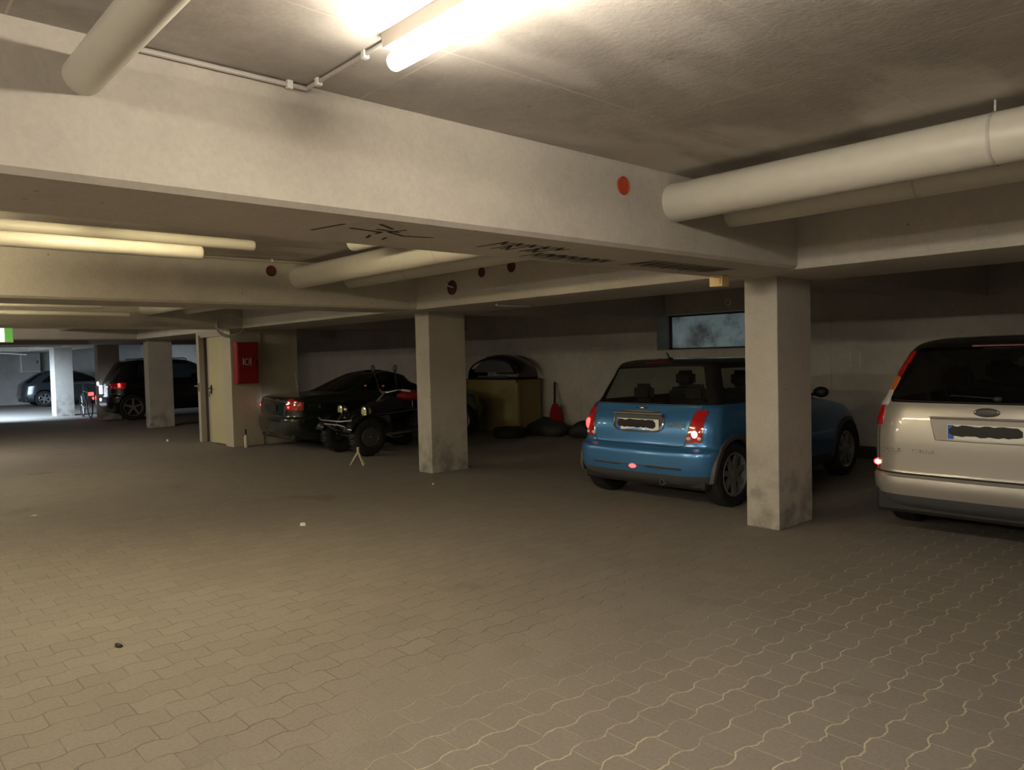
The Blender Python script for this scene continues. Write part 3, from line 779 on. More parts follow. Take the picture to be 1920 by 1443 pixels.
# ------------------------------------------------------------------ small blue hatchback
def blue_hatch():
    t = thing('small_hatchback', (-4.79, 5.93, 0), 'small metallic blue hatchback with black roof, parked behind the near column', 'car', rz=math.radians(.6))
    lv = [(.20, .16, 3.50, .78), (.27, .05, 3.58, .815), (.34, .01, 3.625, .83), (.42, 0, 3.63, .84), (.52, .0, 3.62, .845), (.565, .015, 3.60, .845), (.585, .06, 3.58, .838),
          (.61, .075, 3.56, .838), (.74, .085, 3.52, .84), (.84, .11, 3.40, .832), (.90, .14, 3.12, .822), (.94, .165, 2.85, .81), (.965, .18, 2.68, .80), (.985, .20, 2.60, .785), (1.0, .215, 2.54, .765),
          (1.12, .285, 2.36, .715), (1.25, .36, 2.17, .665), (1.33, .40, 2.04, .635), (1.365, .43, 1.98, .615), (1.39, .50, 1.90, .56), (1.405, .64, 1.78, .46), (1.412, .95, 1.5, .22), (1.414, 1.2, 1.25, .02)]
    lv = [(z if z < 1.0 else 1.0+(z-1.0)*1.07, a, b_, w_) for z, a, b_, w_ in lv]
    c = Car(lv, .018, rear=(.36, .22), front=(.55, .5), rb=.05, sidec=.02)
    R = .315; yr, yf = .545, 3.01
    for y in (yr, yf): c.wheel_hole(y, R, .345)
    # glass
    c.region(2, 'xz', [(-.62, 1.03), (.62, 1.03), (.50, 1.325), (-.50, 1.325)], .035, (0,))
    side = [(.52, 1.03), (2.36, 1.03), (2.05, 1.315), (.62, 1.315)]
    c.region(3, 'yz', side, .02, (0, 1, 2))
    c.region(4, 'xz', [(-.60, 1.03), (.60, 1.03), (.50, 1.32), (-.50, 1.32)], .03, (2,))
    # black greenhouse pillars and roof
    top = np.where((c.own == 0) & (c.cen[:, 2] > .995))[0]; c.own[top] = 5
    # tail lights
    for sd in (-1, 1):
        tl = [(sd*.635, .925), (sd*.695, .925), (sd*.69, .668), (sd*.58, .668)]
        c.region(6+(sd > 0), 'Xz', tl, .018, (0,))
    c.region(10, 'xz', [(-.80, .20), (.80, .20), (.80, .335), (-.80, .335)], .0, (0,))
    low = np.where((c.own == 0) & (c.cen[:, 2] < .33))[0]; c.own[low] = 10
    c.part('body', 0, M['blue'], t)
    c.part('roof', 5, M['roof_black'], t)['label'] = 'black roof and pillars'
    c.part('rear_window', 2, M['glass'], t); c.part('side_windows', 3, M['glass'], t); c.part('windshield', 4, M['glass'], t)
    c.part('lower_trim', 10, M['grey_plastic'], t)
    for sd, a, b_ in ((-1, 6, 8), (1, 7, 9)):
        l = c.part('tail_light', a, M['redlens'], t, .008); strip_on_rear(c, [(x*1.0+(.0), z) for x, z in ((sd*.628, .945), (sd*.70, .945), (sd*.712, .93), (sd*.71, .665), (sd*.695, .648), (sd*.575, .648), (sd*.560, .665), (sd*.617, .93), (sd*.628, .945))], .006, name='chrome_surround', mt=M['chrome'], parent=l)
        x_ = sd*.69; yy = c.rear_y(x_, .735)
        if sd > 0: MB().ellip((sd*.640, c.rear_y(.64, .725)-.004, .725), (.034, .018, .036)).build('painted_glint', M['glint_hot'], l, True)  # glowing blob painted as the flash glint in the lens
        else: MB().ellip((sd*.70, c.rear_y(.70, .76)-.004, .77), (.035, .02, .06)).build('painted_glint', M['glint_red'], l, True)  # red flash glint painted as a glowing blob
        for q in (.59, .685): MB().ellip((sd*q, c.rear_y(q, .685)-.008, .685), (.025, .01, .018)).build('clear_reflector', M['clearlens'], l, True)
    # arches
    for y in (yr, yf):
        for sd in (-1, 1):
            P = []
            for a in np.linspace(-.12, PI+.12, 40):
                yy, zz = y+.365*math.cos(a), R+.365*math.sin(a)
                P.append((sd*(min(c.side_x(min(max(yy, .3), 3.35), max(zz, .25)), .845)+.004), yy, zz))
            mb = MB(); n = len(P); vs = []
            for (x_, yy, zz), a in zip(P, np.linspace(-.12, PI+.12, 40)):
                for dr, dx in ((-.028, -.03), (-.026, .010), (.0, .016), (.026, .008), (.032, -.03)):
                    vs.append((x_+sd*dx, yy+dr*math.cos(a), zz+dr*math.sin(a)))
            fs = [(i*5+k, i*5+k+1, i*5+k+6, i*5+k+5) for i in range(n-1) for k in range(4)]
            recalc(mb.add(vs, fs).build('wheel_arch_trim', M['grey_plastic'], t, True))
    arch_liner(t, c, (yr, yf), R, .345, .835)
    wheelset(t, c, yr, yf, R, .195, .838, spokes=7, rimR=.215)
    MB().box(-.74, .74, .14, 3.45, .19, .36, .03).build('underbody', M['black'], t)
    # plate recess with chrome rim
    yb = c.rear_y(0, .82)
    rec = MB(); N_ = 40; pts = []
    for k in range(N_):
        a = 2*PI*k/N_; ca, sa = math.cos(a), math.sin(a)
        pts.append((.305*np.sign(ca)*abs(ca)**.45, .825+.098*np.sign(sa)*abs(sa)**.6))
    V = [(x, c.rear_y(x, z)-.008, z) for x, z in pts]
    rec.tube(V+[V[0], V[1]], .010, 8, caps=False); rec.build('plate_surround', M['chrome'], t, True)
    MB().prism([(p[0]*.985, p[1]) for p in pts], 'y', yb-.003, yb+.02).build('plate_recess', M['grey_plastic'], t)
    MB().box(-.30, .30, yb-.028, yb+.006, .895, .922, .01).build('tailgate_grip', M['chrome'], t)
    plate(t, 0, yb-.010, .795)
    MB().ellip((0, c.rear_y(0, .955)-.004, .953), (.035, .008, .018)).tube([(-.075, c.rear_y(0, .955)-.004, .956), (.075, c.rear_y(0, .955)-.004, .956)], .005, 6).build('winged_badge', M['chrome'], t, True)
    yy = c.rear_y(.43, .80)
    text('badge_lettering', 'COOPER', .052, M['chrome'], t, (.45, yy-.006, .80), (PI/2, 0, .10), .003, sx=1.0)
    text('badge_lettering', 'S', .04, M['red'], t, (.42, yy-.006, .745), (PI/2, 0, .10), .003)
    strip_on_rear(c, [(-.545, .62), (-.60, .80), (-.66, .97)], .0035, parent=t); strip_on_rear(c, [(.545, .62), (.60, .80), (.66, .97)], .0035, parent=t)
    strip_on_rear(c, [(-.545, .62), (-.50, .60), (0, .60), (.50, .60), (.545, .62)], .0035, parent=t)
    strip_on_rear(c, [(-.64, .985), (-.3, .985), (0, .985), (.3, .985), (.64, .985)], .007, off=.006, name='window_strip', mt=M['chrome'], parent=t)
    strip_on_rear(c, [(-.55, .405), (0, .405), (.55, .405)], .004, off=.002, name='bumper_groove', mt=M['grey_plastic'], parent=t)
    strip_on_rear(c, [(.16, .395), (.56, .395)], .007, off=.006, name='bright_bumper_line', mt=M['chrome'], parent=t)  # bright line put in for a reflection on the bumper
    strip_on_rear(c, [(-.50, .395), (-.16, .395)], .005, off=.006, name='bright_bumper_line', mt=M['chrome'], parent=t)  # left part of the painted bumper reflection
    MB().ellip((0, c.rear_y(0, .39)-.004, .39), (.045, .012, .022)).build('fog_light', M['glint_red'], t, True)['label'] = 'red fog light'  # its glow imitates reflected flash
    MB().ellip((0, .455, 1.40), (.17, .03, .012)).build('brake_light', M['dimred'], t, True)['label'] = 'dim red high brake light'
    recalc(MB().lathe([(.0, .028), (.16, .028), (.16, .024), (0, .024)], 'y', 20, (.33, .03, .255), True).build('exhaust_pipe', M['chrome'], t, True))
    mb = MB(); mb.ellip((0, .66, 1.436), (.022, .05, .016)); mb.tube([(0, .66, 1.44), (0, .60, 1.50)], .007, 8); mb.build('antenna', M['black'], t, True)
    for sd in (-1, 1):
        mb = MB(); mb.ellip((sd*.90, 2.18, 1.03), (.085, .055, .06)); mb.tube([(sd*.78, 2.2, 1.0), (sd*.88, 2.18, 1.01)], .018, 8); mb.build('side_mirror', M['black'], t, True)
    seat(t, -.36, 1.55, .38); seat(t, .36, 1.55, .38); seat(t, -.33, .72, .38, .50, wd=.27); seat(t, .33, .72, .38, .50, wd=.27)
    MB().box(-.70, .70, 2.18, 2.55, .75, .93, .05).build('dashboard', M['seat'], t)
    mb = MB(); mb.tube([(-.36+.18*math.cos(a), 2.05+.05*math.sin(a), .92+.17*math.sin(a)) for a in np.linspace(0, 2*PI, 25)], .013, 8, caps=False); mb.build('steering_wheel', M['seat'], t, True)
    for sd in (-1, 1): MB().ellip((sd*.62, 3.33, .72), (.11, .12, .10)).build('headlight', M['clearlens'], t, True)
    return t
blue_hatch()

# ------------------------------------------------------------------ silver people carrier
def silver_van():
    t = thing('compact_van', (-1.765, 6.13, 0), 'light silver compact van with tall tail lights at the right edge', 'car', rz=math.radians(.5))
    lv = [(.22, .16, 4.15, .82), (.30, .05, 4.27, .875), (.38, .01, 4.32, .895), (.44, 0, 4.335, .905), (.495, .006, 4.31, .908), (.512, .035, 4.28, .902), (.53, .045, 4.27, .902),
          (.75, .05, 4.22, .908), (.90, .065, 4.05, .900), (.98, .08, 3.72, .888), (1.03, .092, 3.42, .876), (1.06, .102, 3.28, .866), (1.09, .115, 3.18, .85),
          (1.25, .19, 2.83, .795), (1.40, .275, 2.50, .735), (1.47, .325, 2.33, .705), (1.515, .375, 2.2, .67), (1.545, .46, 2.1, .61), (1.568, .65, 1.9, .50), (1.58, 1.0, 1.6, .25), (1.583, 1.28, 1.32, .02)]
    lv = [(z, a, b_, w_*.97) for z, a, b_, w_ in lv]
    c = Car(lv, .02, rear=(.30, .28), front=(.55, .5), rb=.045, sidec=.03)
    R = .325; yr, yf = .86, 3.50
    for y in (yr, yf): c.wheel_hole(y, R, .36)
    c.region(2, 'xz', [(-.68, 1.10), (.68, 1.10), (.56, 1.46), (-.56, 1.46)], .03, (0,))
    c.region(3, 'yz', [(.48, 1.10), (2.95, 1.10), (2.36, 1.44), (.58, 1.44)], .02, (1, 2))
    c.region(4, 'xz', [(-.66, 1.12), (.66, 1.12), (.56, 1.46), (-.56, 1.46)], .03, (2,))
    # tall tail lights on the rear pillars, three fields each
    def edge(z): return c.lev_at(z)[3]
    for sd in (-1, 1):
        for k, (z0, z1) in enumerate(((.885, 1.035), (1.04, 1.155), (1.16, 1.265), (1.27, 1.46))):
            a0, a1 = edge(z0), edge(z1)
            c.region(20+k+(sd > 0)*5, 'Xz', [(sd*(a0-.125), z0), (sd*(a0+.03), z0), (sd*(a1+.03), z1), (sd*(a1-.105), z1)], 0, (0,))
    top = np.where((c.own == 0) & (c.cen[:, 2] > 1.085) & (c.zone != 2))[0]; c.own[top] = 5  # takes in the roof, painted black for the dark ceiling it reflects
    low = np.where((c.own == 0) & (c.cen[:, 2] < .365))[0]; c.own[low] = 10
    c.part('body', 0, M['silver'], t); c.own[(c.own == 5) & (c.cen[:, 0] > 0)] = 15; c.part('dark_roof_surround', 5, M['roof_black'], t); c.part('dark_roof_surround', 15, M['roof_black'], t)
    c.part('rear_window', 2, M['glass_dark'], t); c.part('side_windows', 3, M['glass_dark'], t); c.part('windshield', 4, M['glass'], t)
    c.part('lower_trim', 10, M['grey_plastic'], t)
    for sd in (-1, 1):
        k = 20+(sd > 0)*5
        l = c.part('tail_light', k, M['redlens'], t, .008)
        c.part('clear_field', k+1, M['clearlens'], l, .007); c.part('orange_field', k+2, M['orangelens'], l, .007); c.part('red_field', k+3, M['redlens'], l, .007)
    arch_liner(t, c, (yr, yf), R, .36, .89); wheelset(t, c, yr, yf, R, .205, .895, spokes=5, rimR=.215)
    MB().box(-.80, .80, .12, 4.1, .20, .40, .03).build('underbody', M['black'], t)
    # recessed plate panel
    yb = c.rear_y(0, .87)
    MB().prism([(-.37, .955), (.37, .955), (.33, .80), (-.33, .80)], 'y', yb-.004, yb+.02).build('plate_panel', M['silver'], t)
    strip_on_rear(c, [(-.375, .965), (0, .965), (.375, .965)], .010, off=.010, name='tailgate_grip', mt=M['silver'], parent=t)
    strip_on_rear(c, [(-.375, .955), (-.335, .797), (.335, .797), (.375, .955)], .004, off=.005, name='panel_crease', mt=M['silver'], parent=t)
    plate(t, .01, yb-.007, .865)
    mb = MB().ellip((0, c.rear_y(0, 1.015)-.006, 1.012), (.085, .010, .034), 24); mb.build('oval_badge', M['chrome'], t, True)
    MB().ellip((0, c.rear_y(0, 1.015)-.011, 1.012), (.074, .008, .027), 24).build('badge_field', M['grey_plastic'], t, True)
    yy = c.rear_y(.5, .70)
    text('badge_lettering', 'FOCUS', .045, M['chrome'], t, (-.66, c.rear_y(.66, .69)-.005, .70), (PI/2, 0, -.22), .002, sx=1.1)
    text('badge_lettering', 'C-MAX', .045, M['chrome'], t, (-.42, c.rear_y(.42, .69)-.004, .70), (PI/2, 0, -.06), .002, sx=1.15)
    strip_on_rear(c, [(-.83, .52), (-.5, .52), (0, .52), (.5, .52), (.83, .52)], .009, off=-.004, name='bumper_gap', mt=M['black'], parent=t)
    strip_on_rear(c, [(-.78, .53), (-.78, .88)], .003, parent=t); strip_on_rear(c, [(.78, .53), (.78, .88)], .003, parent=t)
    strip_on_rear(c, [(-.70, 1.085), (-.3, 1.08), (0, 1.08), (.3, 1.08), (.70, 1.085)], .005, off=.004, name='window_strip', mt=M['black'], parent=t)
    for sd in (-1, 1):
        x_ = sd*.79; yy = c.rear_y(.79, .585)
        bx = MB(); bx.ellip((x_, yy+.0, .585), (.042, .018, .028)); bx.build('fog_light', M['glint_red'] if sd < 0 else M['redlens'], t, True)['label'] = 'red reflector with painted flash glow' if sd < 0 else 'red reflector'  # left one glows to imitate returned flash
        if sd < 0: MB().ellip((x_, yy-.012, .585), (.026, .012, .018)).build('glint_spot', M['glint_hot'], t, True)  # glowing core painted as the flash glint
    MB().box(-.17, .17, .345, .37, 1.488, 1.506, .005).build('brake_light', M['dimred'], t)['label'] = 'dim red high brake light'
    mb = MB(); mb.tube([(-.25, c.rear_y(.1, 1.13)-.012, 1.13), (.05, c.rear_y(.1, 1.12)-.016, 1.115)], .006, 6); mb.ellip((.06, c.rear_y(0, 1.12)-.01, 1.11), (.03, .015, .02)); mb.build('rear_wiper', M['black'], t, True)
    for sd in (-1, 1): MB().ellip((sd*.99, 2.8, 1.10), (.10, .06, .075)).build('side_mirror', M['silver'], t, True)
    seat(t, -.38, 2.0, .45); seat(t, .38, 2.0, .45)
    for x_ in (-.45, 0, .45): seat(t, x_, 1.05, .45, .58, wd=.2)
    MB().box(-.75, .75, 2.7, 3.1, .85, 1.05, .05).build('dashboard', M['seat'], t)
    return t
silver_van()

# ------------------------------------------------------------------ dark sedan
SEDAN = [(.20, .16, 4.32, .78), (.28, .04, 4.42, .83), (.38, .005, 4.465, .855), (.50, 0, 4.47, .862), (.56, .01, 4.45, .865), (.58, .045, 4.42, .86), (.60, .05, 4.40, .86), (.76, .06, 4.32, .865),
         (.84, .075, 4.02, .86), (.885, .10, 3.55, .85), (.91, .16, 3.22, .838), (.93, .45, 3.08, .825), (.945, .80, 2.98, .808), (.96, .93, 2.92, .792), (.98, .98, 2.87, .775),
         (1.12, 1.24, 2.62, .715), (1.25, 1.52, 2.36, .655), (1.31, 1.68, 2.22, .62), (1.35, 1.86, 2.08, .55)]
def dark_sedan():
    t = thing('sedan', (-12.50, 5.66, 0), 'dark green saloon car beside the stair door, red and orange tail light', 'car', rz=math.radians(-5))
    lv = SEDAN[:-3]+[(1.25, 1.50, 2.80, .655), (1.32, 1.68, 2.60, .62), (1.36, 1.85, 2.42, .55), (1.38, 2.0, 2.3, .42), (1.392, 2.1, 2.2, .2), (1.395, 2.14, 2.16, .02)]
    lv = [(z, a, b_ + (.28 if .97 < z < 1.2 else (.2 if .9 < z < .97 else 0)), w_) for z, a, b_, w_ in lv]
    lv = [(z if z < .95 else .95+(z-.95)*.82, a, b_-.30, w_) for z, a, b_, w_ in lv]
    c = Car(lv, .024, rear=(.38, .22), front=(.5, .45), rb=.07, sidec=.04)
    R = .31; yr, yf = .90, 3.40
    for y in (yr, yf): c.wheel_hole(y, R, .345)
    c.region(2, 'xz', [(-.66, .985), (.66, .985), (.56, 1.235), (-.56, 1.235)], .02, (0,))
    c.region(3, 'yz', [(1.42, .99), (2.75, .99), (2.42, 1.21), (1.72, 1.23)], .02, (1, 2))
    c.region(4, 'xz', [(-.66, 1.0), (.66, 1.0), (.56, 1.23), (-.56, 1.23)], .02, (2,))
    for sd in (-1, 1):
        c.region(6+(sd > 0), 'Xz', [(sd*.62, .875), (sd*.70, .885), (sd*.90, .80), (sd*.90, .695), (sd*.60, .695)], .0, (0,))
    c.part('body', 0, M['darkgreen'], t); c.part('rear_window', 2, M['glass_dark'], t); c.part('side_windows', 3, M['glass_dark'], t); c.part('windshield', 4, M['glass_dark'], t)
    for k in (6, 7):
        l = c.part('tail_light', k, M['redlens'], t, .008); sd = 1 if k == 7 else -1
        MB().ellip((sd*.66, c.rear_y(.66, .75)-.006, .745), (.03, .012, .02)).build('painted_glint', M['glint_red'], l, True)  # flash glint painted as emission
        MB().ellip((sd*.80, c.rear_y(.80, .72)-.002, .715), (.05, .03, .022)).build('orange_field', M['orangelens'], l, True)
    arch_liner(t, c, (yr, yf), R, .345, .85); wheelset(t, c, yr, yf, R, .195, .858, spokes=7, rimR=.20)
    MB().box(-.76, .76, .14, 3.9, .19, .40, .03).build('underbody', M['black'], t)
    for a, b_ in ((-.76, -.66), (-.5, -.42), (-.25, -.0), (.12, .32)): strip_on_rear(c, [(a, .868), ((a+b_)/2, .870), (b_, .868)], .011, off=.006, name='chrome_strip', mt=M['chrome'], parent=t, n=4)
    strip_on_rear(c, [(-.70, .60), (0, .60), (.35, .60)], .006, off=.004, name='bright_bumper_line', mt=M['chrome'], parent=t)
    MB().ellip((-.855, c.rear_y(.83, .80)+.02, .79), (.03, .03, .08)).build('tail_light_corner', M['glint_white'], t, True)['label'] = 'corner lens with painted white glint'  # white glint painted as a glowing lens
    strip_on_rear(c, [(-.60, .62), (-.60, .87)], .003, parent=t); strip_on_rear(c, [(.60, .62), (.60, .87)], .003, parent=t)
    MB().box(-.26, .26, c.rear_y(0, .72)-.010, c.rear_y(0, .72), .665, .775, .002).build('number_plate', M['black'], t)
    mb = MB()
    for x_ in (-.42,): recalc(mb.lathe([(.0, .025), (.12, .025), (.12, .02), (0, .02)], 'y', 16, (x_, .05, .25), True).build('exhaust_pipe', M['chrome'], t, True))
    MB().tube([(-.50, .75, .94), (-.52, .70, 1.30)], .004, 6).build('antenna', M['chrome'], t, True)
    for sd in (-1, 1): MB().ellip((sd*.93, 2.72, 1.02), (.085, .055, .055)).build('side_mirror', M['darkgreen'], t, True)
    seat(t, -.36, 2.3, .35); seat(t, .36, 2.3, .35); seat(t, -.34, 1.45, .35, .5, wd=.27, head=False); seat(t, .34, 1.45, .35, .5, wd=.27, head=False)
    return t
dark_sedan()

# ------------------------------------------------------------------ black SUV and far car
def far_suv():
    t = thing('suv', (-23.4, 5.72, 0), 'black SUV with glaring tail light seen between the far columns', 'car')
    lv = [(.26, .16, 4.40, .84), (.36, .03, 4.52, .90), (.46, 0, 4.56, .92), (.66, 0, 4.55, .93), (.70, .05, 4.5, .925), (.90, .06, 4.40, .925), (1.0, .08, 4.1, .915), (1.05, .10, 3.7, .90), (1.10, .13, 3.45, .87),
          (1.30, .25, 3.0, .80), (1.50, .38, 2.6, .72), (1.60, .47, 2.4, .67), (1.65, .6, 2.25, .58), (1.67, .9, 2.0, .4), (1.68, 1.4, 1.5, .02)]
    c = Car(lv, .04, rear=(.40, .35), front=(.5, .45), rb=.06); R = .36; yr, yf = .62, 3.45
    for y in (yr, yf): c.wheel_hole(y, R, .40)
    c.region(2, 'xz', [(-.66, 1.12), (.66, 1.12), (.52, 1.55), (-.52, 1.55)], .03, (0,)); c.region(3, 'yz', [(.75, 1.12), (3.1, 1.12), (2.6, 1.52), (.85, 1.52)], .02, (1, 2))
    c.region(4, 'xz', [(-.66, 1.14), (.66, 1.14), (.55, 1.55), (-.55, 1.55)], .03, (2,))
    for sd in (-1, 1): c.region(6+(sd > 0), 'Xz', [(sd*.50, .86), (sd*.96, .88), (sd*.96, 1.04), (sd*.62, 1.02)], .0, (0,))
    c.part('body', 0, M['black_paint'], t); c.part('rear_window', 2, M['glass_dark'], t); c.part('side_windows', 3, M['glass_dark'], t); c.part('windshield', 4, M['glass_dark'], t)
    for k in (6, 7):
        sd = 1 if k == 7 else -1
        l = c.part('tail_light', k, M['redlens'], t, .01)
        if sd > 0:
            MB().ellip((.86, c.rear_y(.86, .97)-.01, .98), (.07, .03, .05)).build('painted_glint', M['glint_red'], l, True)  # painted flash glint on the tail light
            for q in ((.66, .985), (.72, .93), (.80, .915)): MB().ellip((q[0], c.rear_y(q[0], q[1])-.012, q[1]), (.03, .015, .025)).build('clear_reflector', M['clearlens'], l, True)
    MB().box(.06, .30, -.012, .0, .74, .98, .02).build('number_plate', M['glint_white'], t)['label'] = 'number plate with painted white glare'  # plate made to glow for its flash reflection
    MB().ellip((-.10, -.01, 1.02), (.10, .02, .06)).build('painted_plate_glare', M['glint_white'], t, True)  # glare painted as a glowing blob
    MB().ellip((.10, -.005, .58), (.07, .02, .05)).build('fog_light', M['glint_white'], t, True)  # glows white to imitate a flash glint
    MB().ellip((-.66, -.005, .60), (.07, .02, .04)).build('fog_light', M['glint_red'], t, True)  # red glow imitates a flash glint
    arch_liner(t, c, (yr, yf), R, .40, .90); wheelset(t, c, yr, yf, R, .235, .915, spokes=5, rimR=.25)
    MB().box(-.82, .82, .14, 4.3, .24, .46, .03).build('underbody', M['black'], t)
    strip_on_rear(c, [(.30, .74), (.55, .74), (.85, .74)], .010, off=.006, name='chrome_strip', mt=M['chrome'], parent=t)
    for sd in (-1, 1): MB().ellip((sd*1.0, 2.95, 1.15), (.10, .07, .08)).build('side_mirror', M['black'], t, True)
    for sd in (-1, 1): MB().tube([(sd*.60, .8, 1.63), (sd*.60, .9, 1.69), (sd*.60, 2.1, 1.69), (sd*.60, 2.2, 1.64)], .015, 8).build('roof_rail', M['chrome'], t, True)
    return t
far_suv()
def far_hatch():
    t = thing('hatchback', (-34.6, 5.6, 0), 'dark grey car with pale glinting rear at the far left wall', 'car')
    lv = [(.20, .12, 3.9, .78), (.30, .02, 4.0, .84), (.45, 0, 4.02, .85), (.60, .02, 4.0, .85), (.80, .05, 3.85, .85), (.88, .08, 3.3, .83), (.93, .15, 2.9, .80), (1.15, .45, 2.5, .70), (1.32, .75, 2.1, .60), (1.38, 1.0, 1.9, .4), (1.40, 1.4, 1.5, .02)]
    c = Car(lv, .05, rear=(.45, .45), front=(.5, .45), rb=.08); R = .31; yr, yf = .75, 3.2
    for y in (yr, yf): c.wheel_hole(y, R, .35)
    c.region(2, 'xz', [(-.62, .95), (.62, .95), (.5, 1.28), (-.5, 1.28)], .02, (0,)); c.region(3, 'yz', [(.7, .96), (2.7, .96), (2.25, 1.25), (.95, 1.25)], .02, (1, 2)); c.region(4, 'xz', [(-.62, .95), (.62, .95), (.5, 1.28), (-.5, 1.28)], .02, (2,))
    c.part('body', 0, M['grey_paint'], t); c.part('rear_window', 2, M['glass_dark'], t); c.part('side_windows', 3, M['glass_dark'], t); c.part('windshield', 4, M['glass_dark'], t)
    arch_liner(t, c, (yr, yf), R, .35, .83); wheelset(t, c, yr, yf, R, .19, .845, spokes=6, rimR=.2)
    MB().box(-.74, .74, .12, 3.8, .19, .40, .03).build('underbody', M['black'], t)
    return t
far_hatch()

# ------------------------------------------------------------------ quad bike in front of the sedan
def quad():
    t = thing('quad_bike', (-10.78, 6.0, 0), 'black quad bike with two round yellowish headlights, left of the middle column', 'quad bike')
    for y, R, wd, tx in ((.30, .30, .19, .44), (1.50, .30, .26, .42)):
        for sd in (-1, 1):
            ty = MB(); h = wd/2; n = 36
            prof = [(-h*.8, .15), (-h, .18), (-h*1.02, R-.06), (-h*.75, R-.015), (-h*.3, R), (h*.3, R), (h*.75, R-.015), (h*1.02, R-.06), (h, .18), (h*.8, .15)]
            ty.lathe(prof, 'x', n, (sd*tx, y, R), True)
            for k in range(18):
                a = 2*PI*k/18; ca, sa = math.cos(a), math.sin(a)
                for q in (-1, 1):
                    cc_ = Vector((sd*tx+q*h*.45, y+ca*(R+.003), R+sa*(R+.003)))
                    ty.tube([cc_+Vector((-h*.4, -sa*.015*q, ca*.015*q)), cc_+Vector((h*.4, sa*.015*q, -ca*.015*q))], .009, 4)
            tt = recalc(ty.build('tyre', M['rubber'], t, True, 35))
            rb = MB(); s = sd
            rb.lathe([(s*h*.8, .155), (s*h*.85, .145), (s*h*.5, .12), (s*h*.45, .05), (s*h*.75, .045), (s*h*.78, .001)], 'x', 24, (sd*tx, y, R))
            recalc(rb.build('rim', M['steel'], tt, True, 30))
            MB().ellip((sd*tx+sd*h*.8, y, R), (.012, .02, .02)).build('hub_cap', M['chrome'], tt, True)
    # fenders
    for y, R, wd, tx in ((.30, .37, .25, .44), (1.50, .38, .30, .42)):
        for sd in (-1, 1):
            an = np.linspace(.25, PI-.1, 16); vs = []
            for a in an:
                for dx, dr in ((-wd/2, -.02), (-wd/2+.02, 0), (wd/2-.02, .0), (wd/2, -.03)):
                    vs.append((sd*tx+dx, y-R*math.cos(a)*(1.05), .31+(R+dr)*math.sin(a)*.95))
            fs = [(i*4+k, i*4+k+1, i*4+k+5, i*4+k+4) for i in range(15) for k in range(3)]
            o = MB().add(vs, fs).build('fender', M['black_paint'], t, True); md = o.modifiers.new('thick', 'SOLIDIFY'); md.thickness = .012
    mb = MB(); mb.prism([(.16, .58), (.60, .76), (.95, .90), (1.15, .84), (1.22, .66), (1.1, .55), (.3, .48)], 'x', -.15, .15); mb.build('tank_cover', M['black_paint'], t)
    bm = MB(); bm.ellip((0, 1.50, .88), (.15, .34, .09), 20); bm.build('seat', M['redseat'], t, True)['label'] = 'red seat'
    MB().box(-.16, .16, .55, .95, .28, .58, .04).build('engine_block', M['steel'], t, True)
    eg = MB()
    for k in range(7): eg.box(-.19, .19, .62, .88, .36+k*.035, .372+k*.035)
    eg.tube([(.17, .62, .50), (.22, .50, .42), (.22, .6, .28), (.22, 1.3, .30), (.22, 1.75, .42)], .025, 12); eg.build('engine_fins', M['alloy'], t, True)
    eg = MB()
    for x_ in (-.18, .18):
        eg.tube([(x_, .05, .42), (x_*.9, .35, .30), (x_*.9, 1.45, .30), (x_, 1.75, .55)], .016, 10); eg.tube([(x_, .05, .42), (x_, .2, .62), (x_, .9, .62), (x_, 1.6, .66)], .014, 10)
    eg.tube([(-.40, .30, .28), (.40, .30, .28)], .018, 8); eg.tube([(-.40, 1.5, .29), (.40, 1.5, .29)], .022, 8)
    for sd in (-1, 1): eg.tube([(sd*.14, .4, .62), (sd*.36, .32, .33)], .022, 10); eg.tube([(sd*.3, .75, .28), (sd*.45, .75, .26), (sd*.45, .95, .26)], .014, 8)
    eg.build('chassis_frame', M['steel'], t, True)
    # front bumper bar
    bb = MB(); bb.tube([(-.30, .02, .46), (-.22, -.08, .50), (.22, -.08, .50), (.30, .02, .46)], .014, 10); bb.tube([(-.52, -.02, .58), (-.30, -.10, .56), (.30, -.10, .56), (.52, -.02, .58)], .013, 10); bb.tube([(-.2, -.08, .5), (-.18, .1, .38)], .012, 8); bb.tube([(.2, -.08, .5), (.18, .1, .38)], .012, 8)
    bb.build('bumper_bar', M['alloy'], t, True)
    for sd in (-1, 1):
        l = MB(); l.lathe([(-.03, .001), (-.028, .05), (-.018, .078), (.02, .082), (.09, .06), (.12, .001)], 'y', 24, (sd*.37, .30, .69))
        l = recalc(l.build('headlight', M['headlamp'], t, True, 50))
        MB().lathe([(-.022, .086), (-.02, .09), (.02, .09), (.02, .084)], 'y', 24, (sd*.37, .30, .69), True).build('headlight_rim', M['black'], l, True)
        MB().tube([(sd*.37, .36, .68), (sd*.14, .42, .60)], .014, 8).build('headlight_bracket', M['black'], t, True)
        MB().ellip((sd*.27, .72, 1.075), (.028, .02, .018)).build('indicator', M['orangelens'], t, True)
        mr = MB(); mr.tube([(sd*.27, .98, 1.0), (sd*.30, .94, 1.22), (sd*.31, .92, 1.30)], .008, 8); mr.ellip((sd*.335, .91, 1.35), (.055, .02, .07), rot=Matrix.Rotation(sd*.5, 3, 'Y')); mr.build('mirror', M['black'], t, True)
    MB().ellip((0, .16, .72), (.05, .015, .03)).build('badge', M['chrome'], t, True)
    hb = MB(); hb.tube([(-.38, 1.12, .98), (-.28, 1.0, 1.0), (-.10, .92, .96), (.10, .92, .96), (.28, 1.0, 1.0), (.38, 1.12, .98)], .013, 10); hb.tube([(0, .55, .6), (0, .92, .96)], .022, 10); hb.build('handlebar', M['alloy'], t, True)
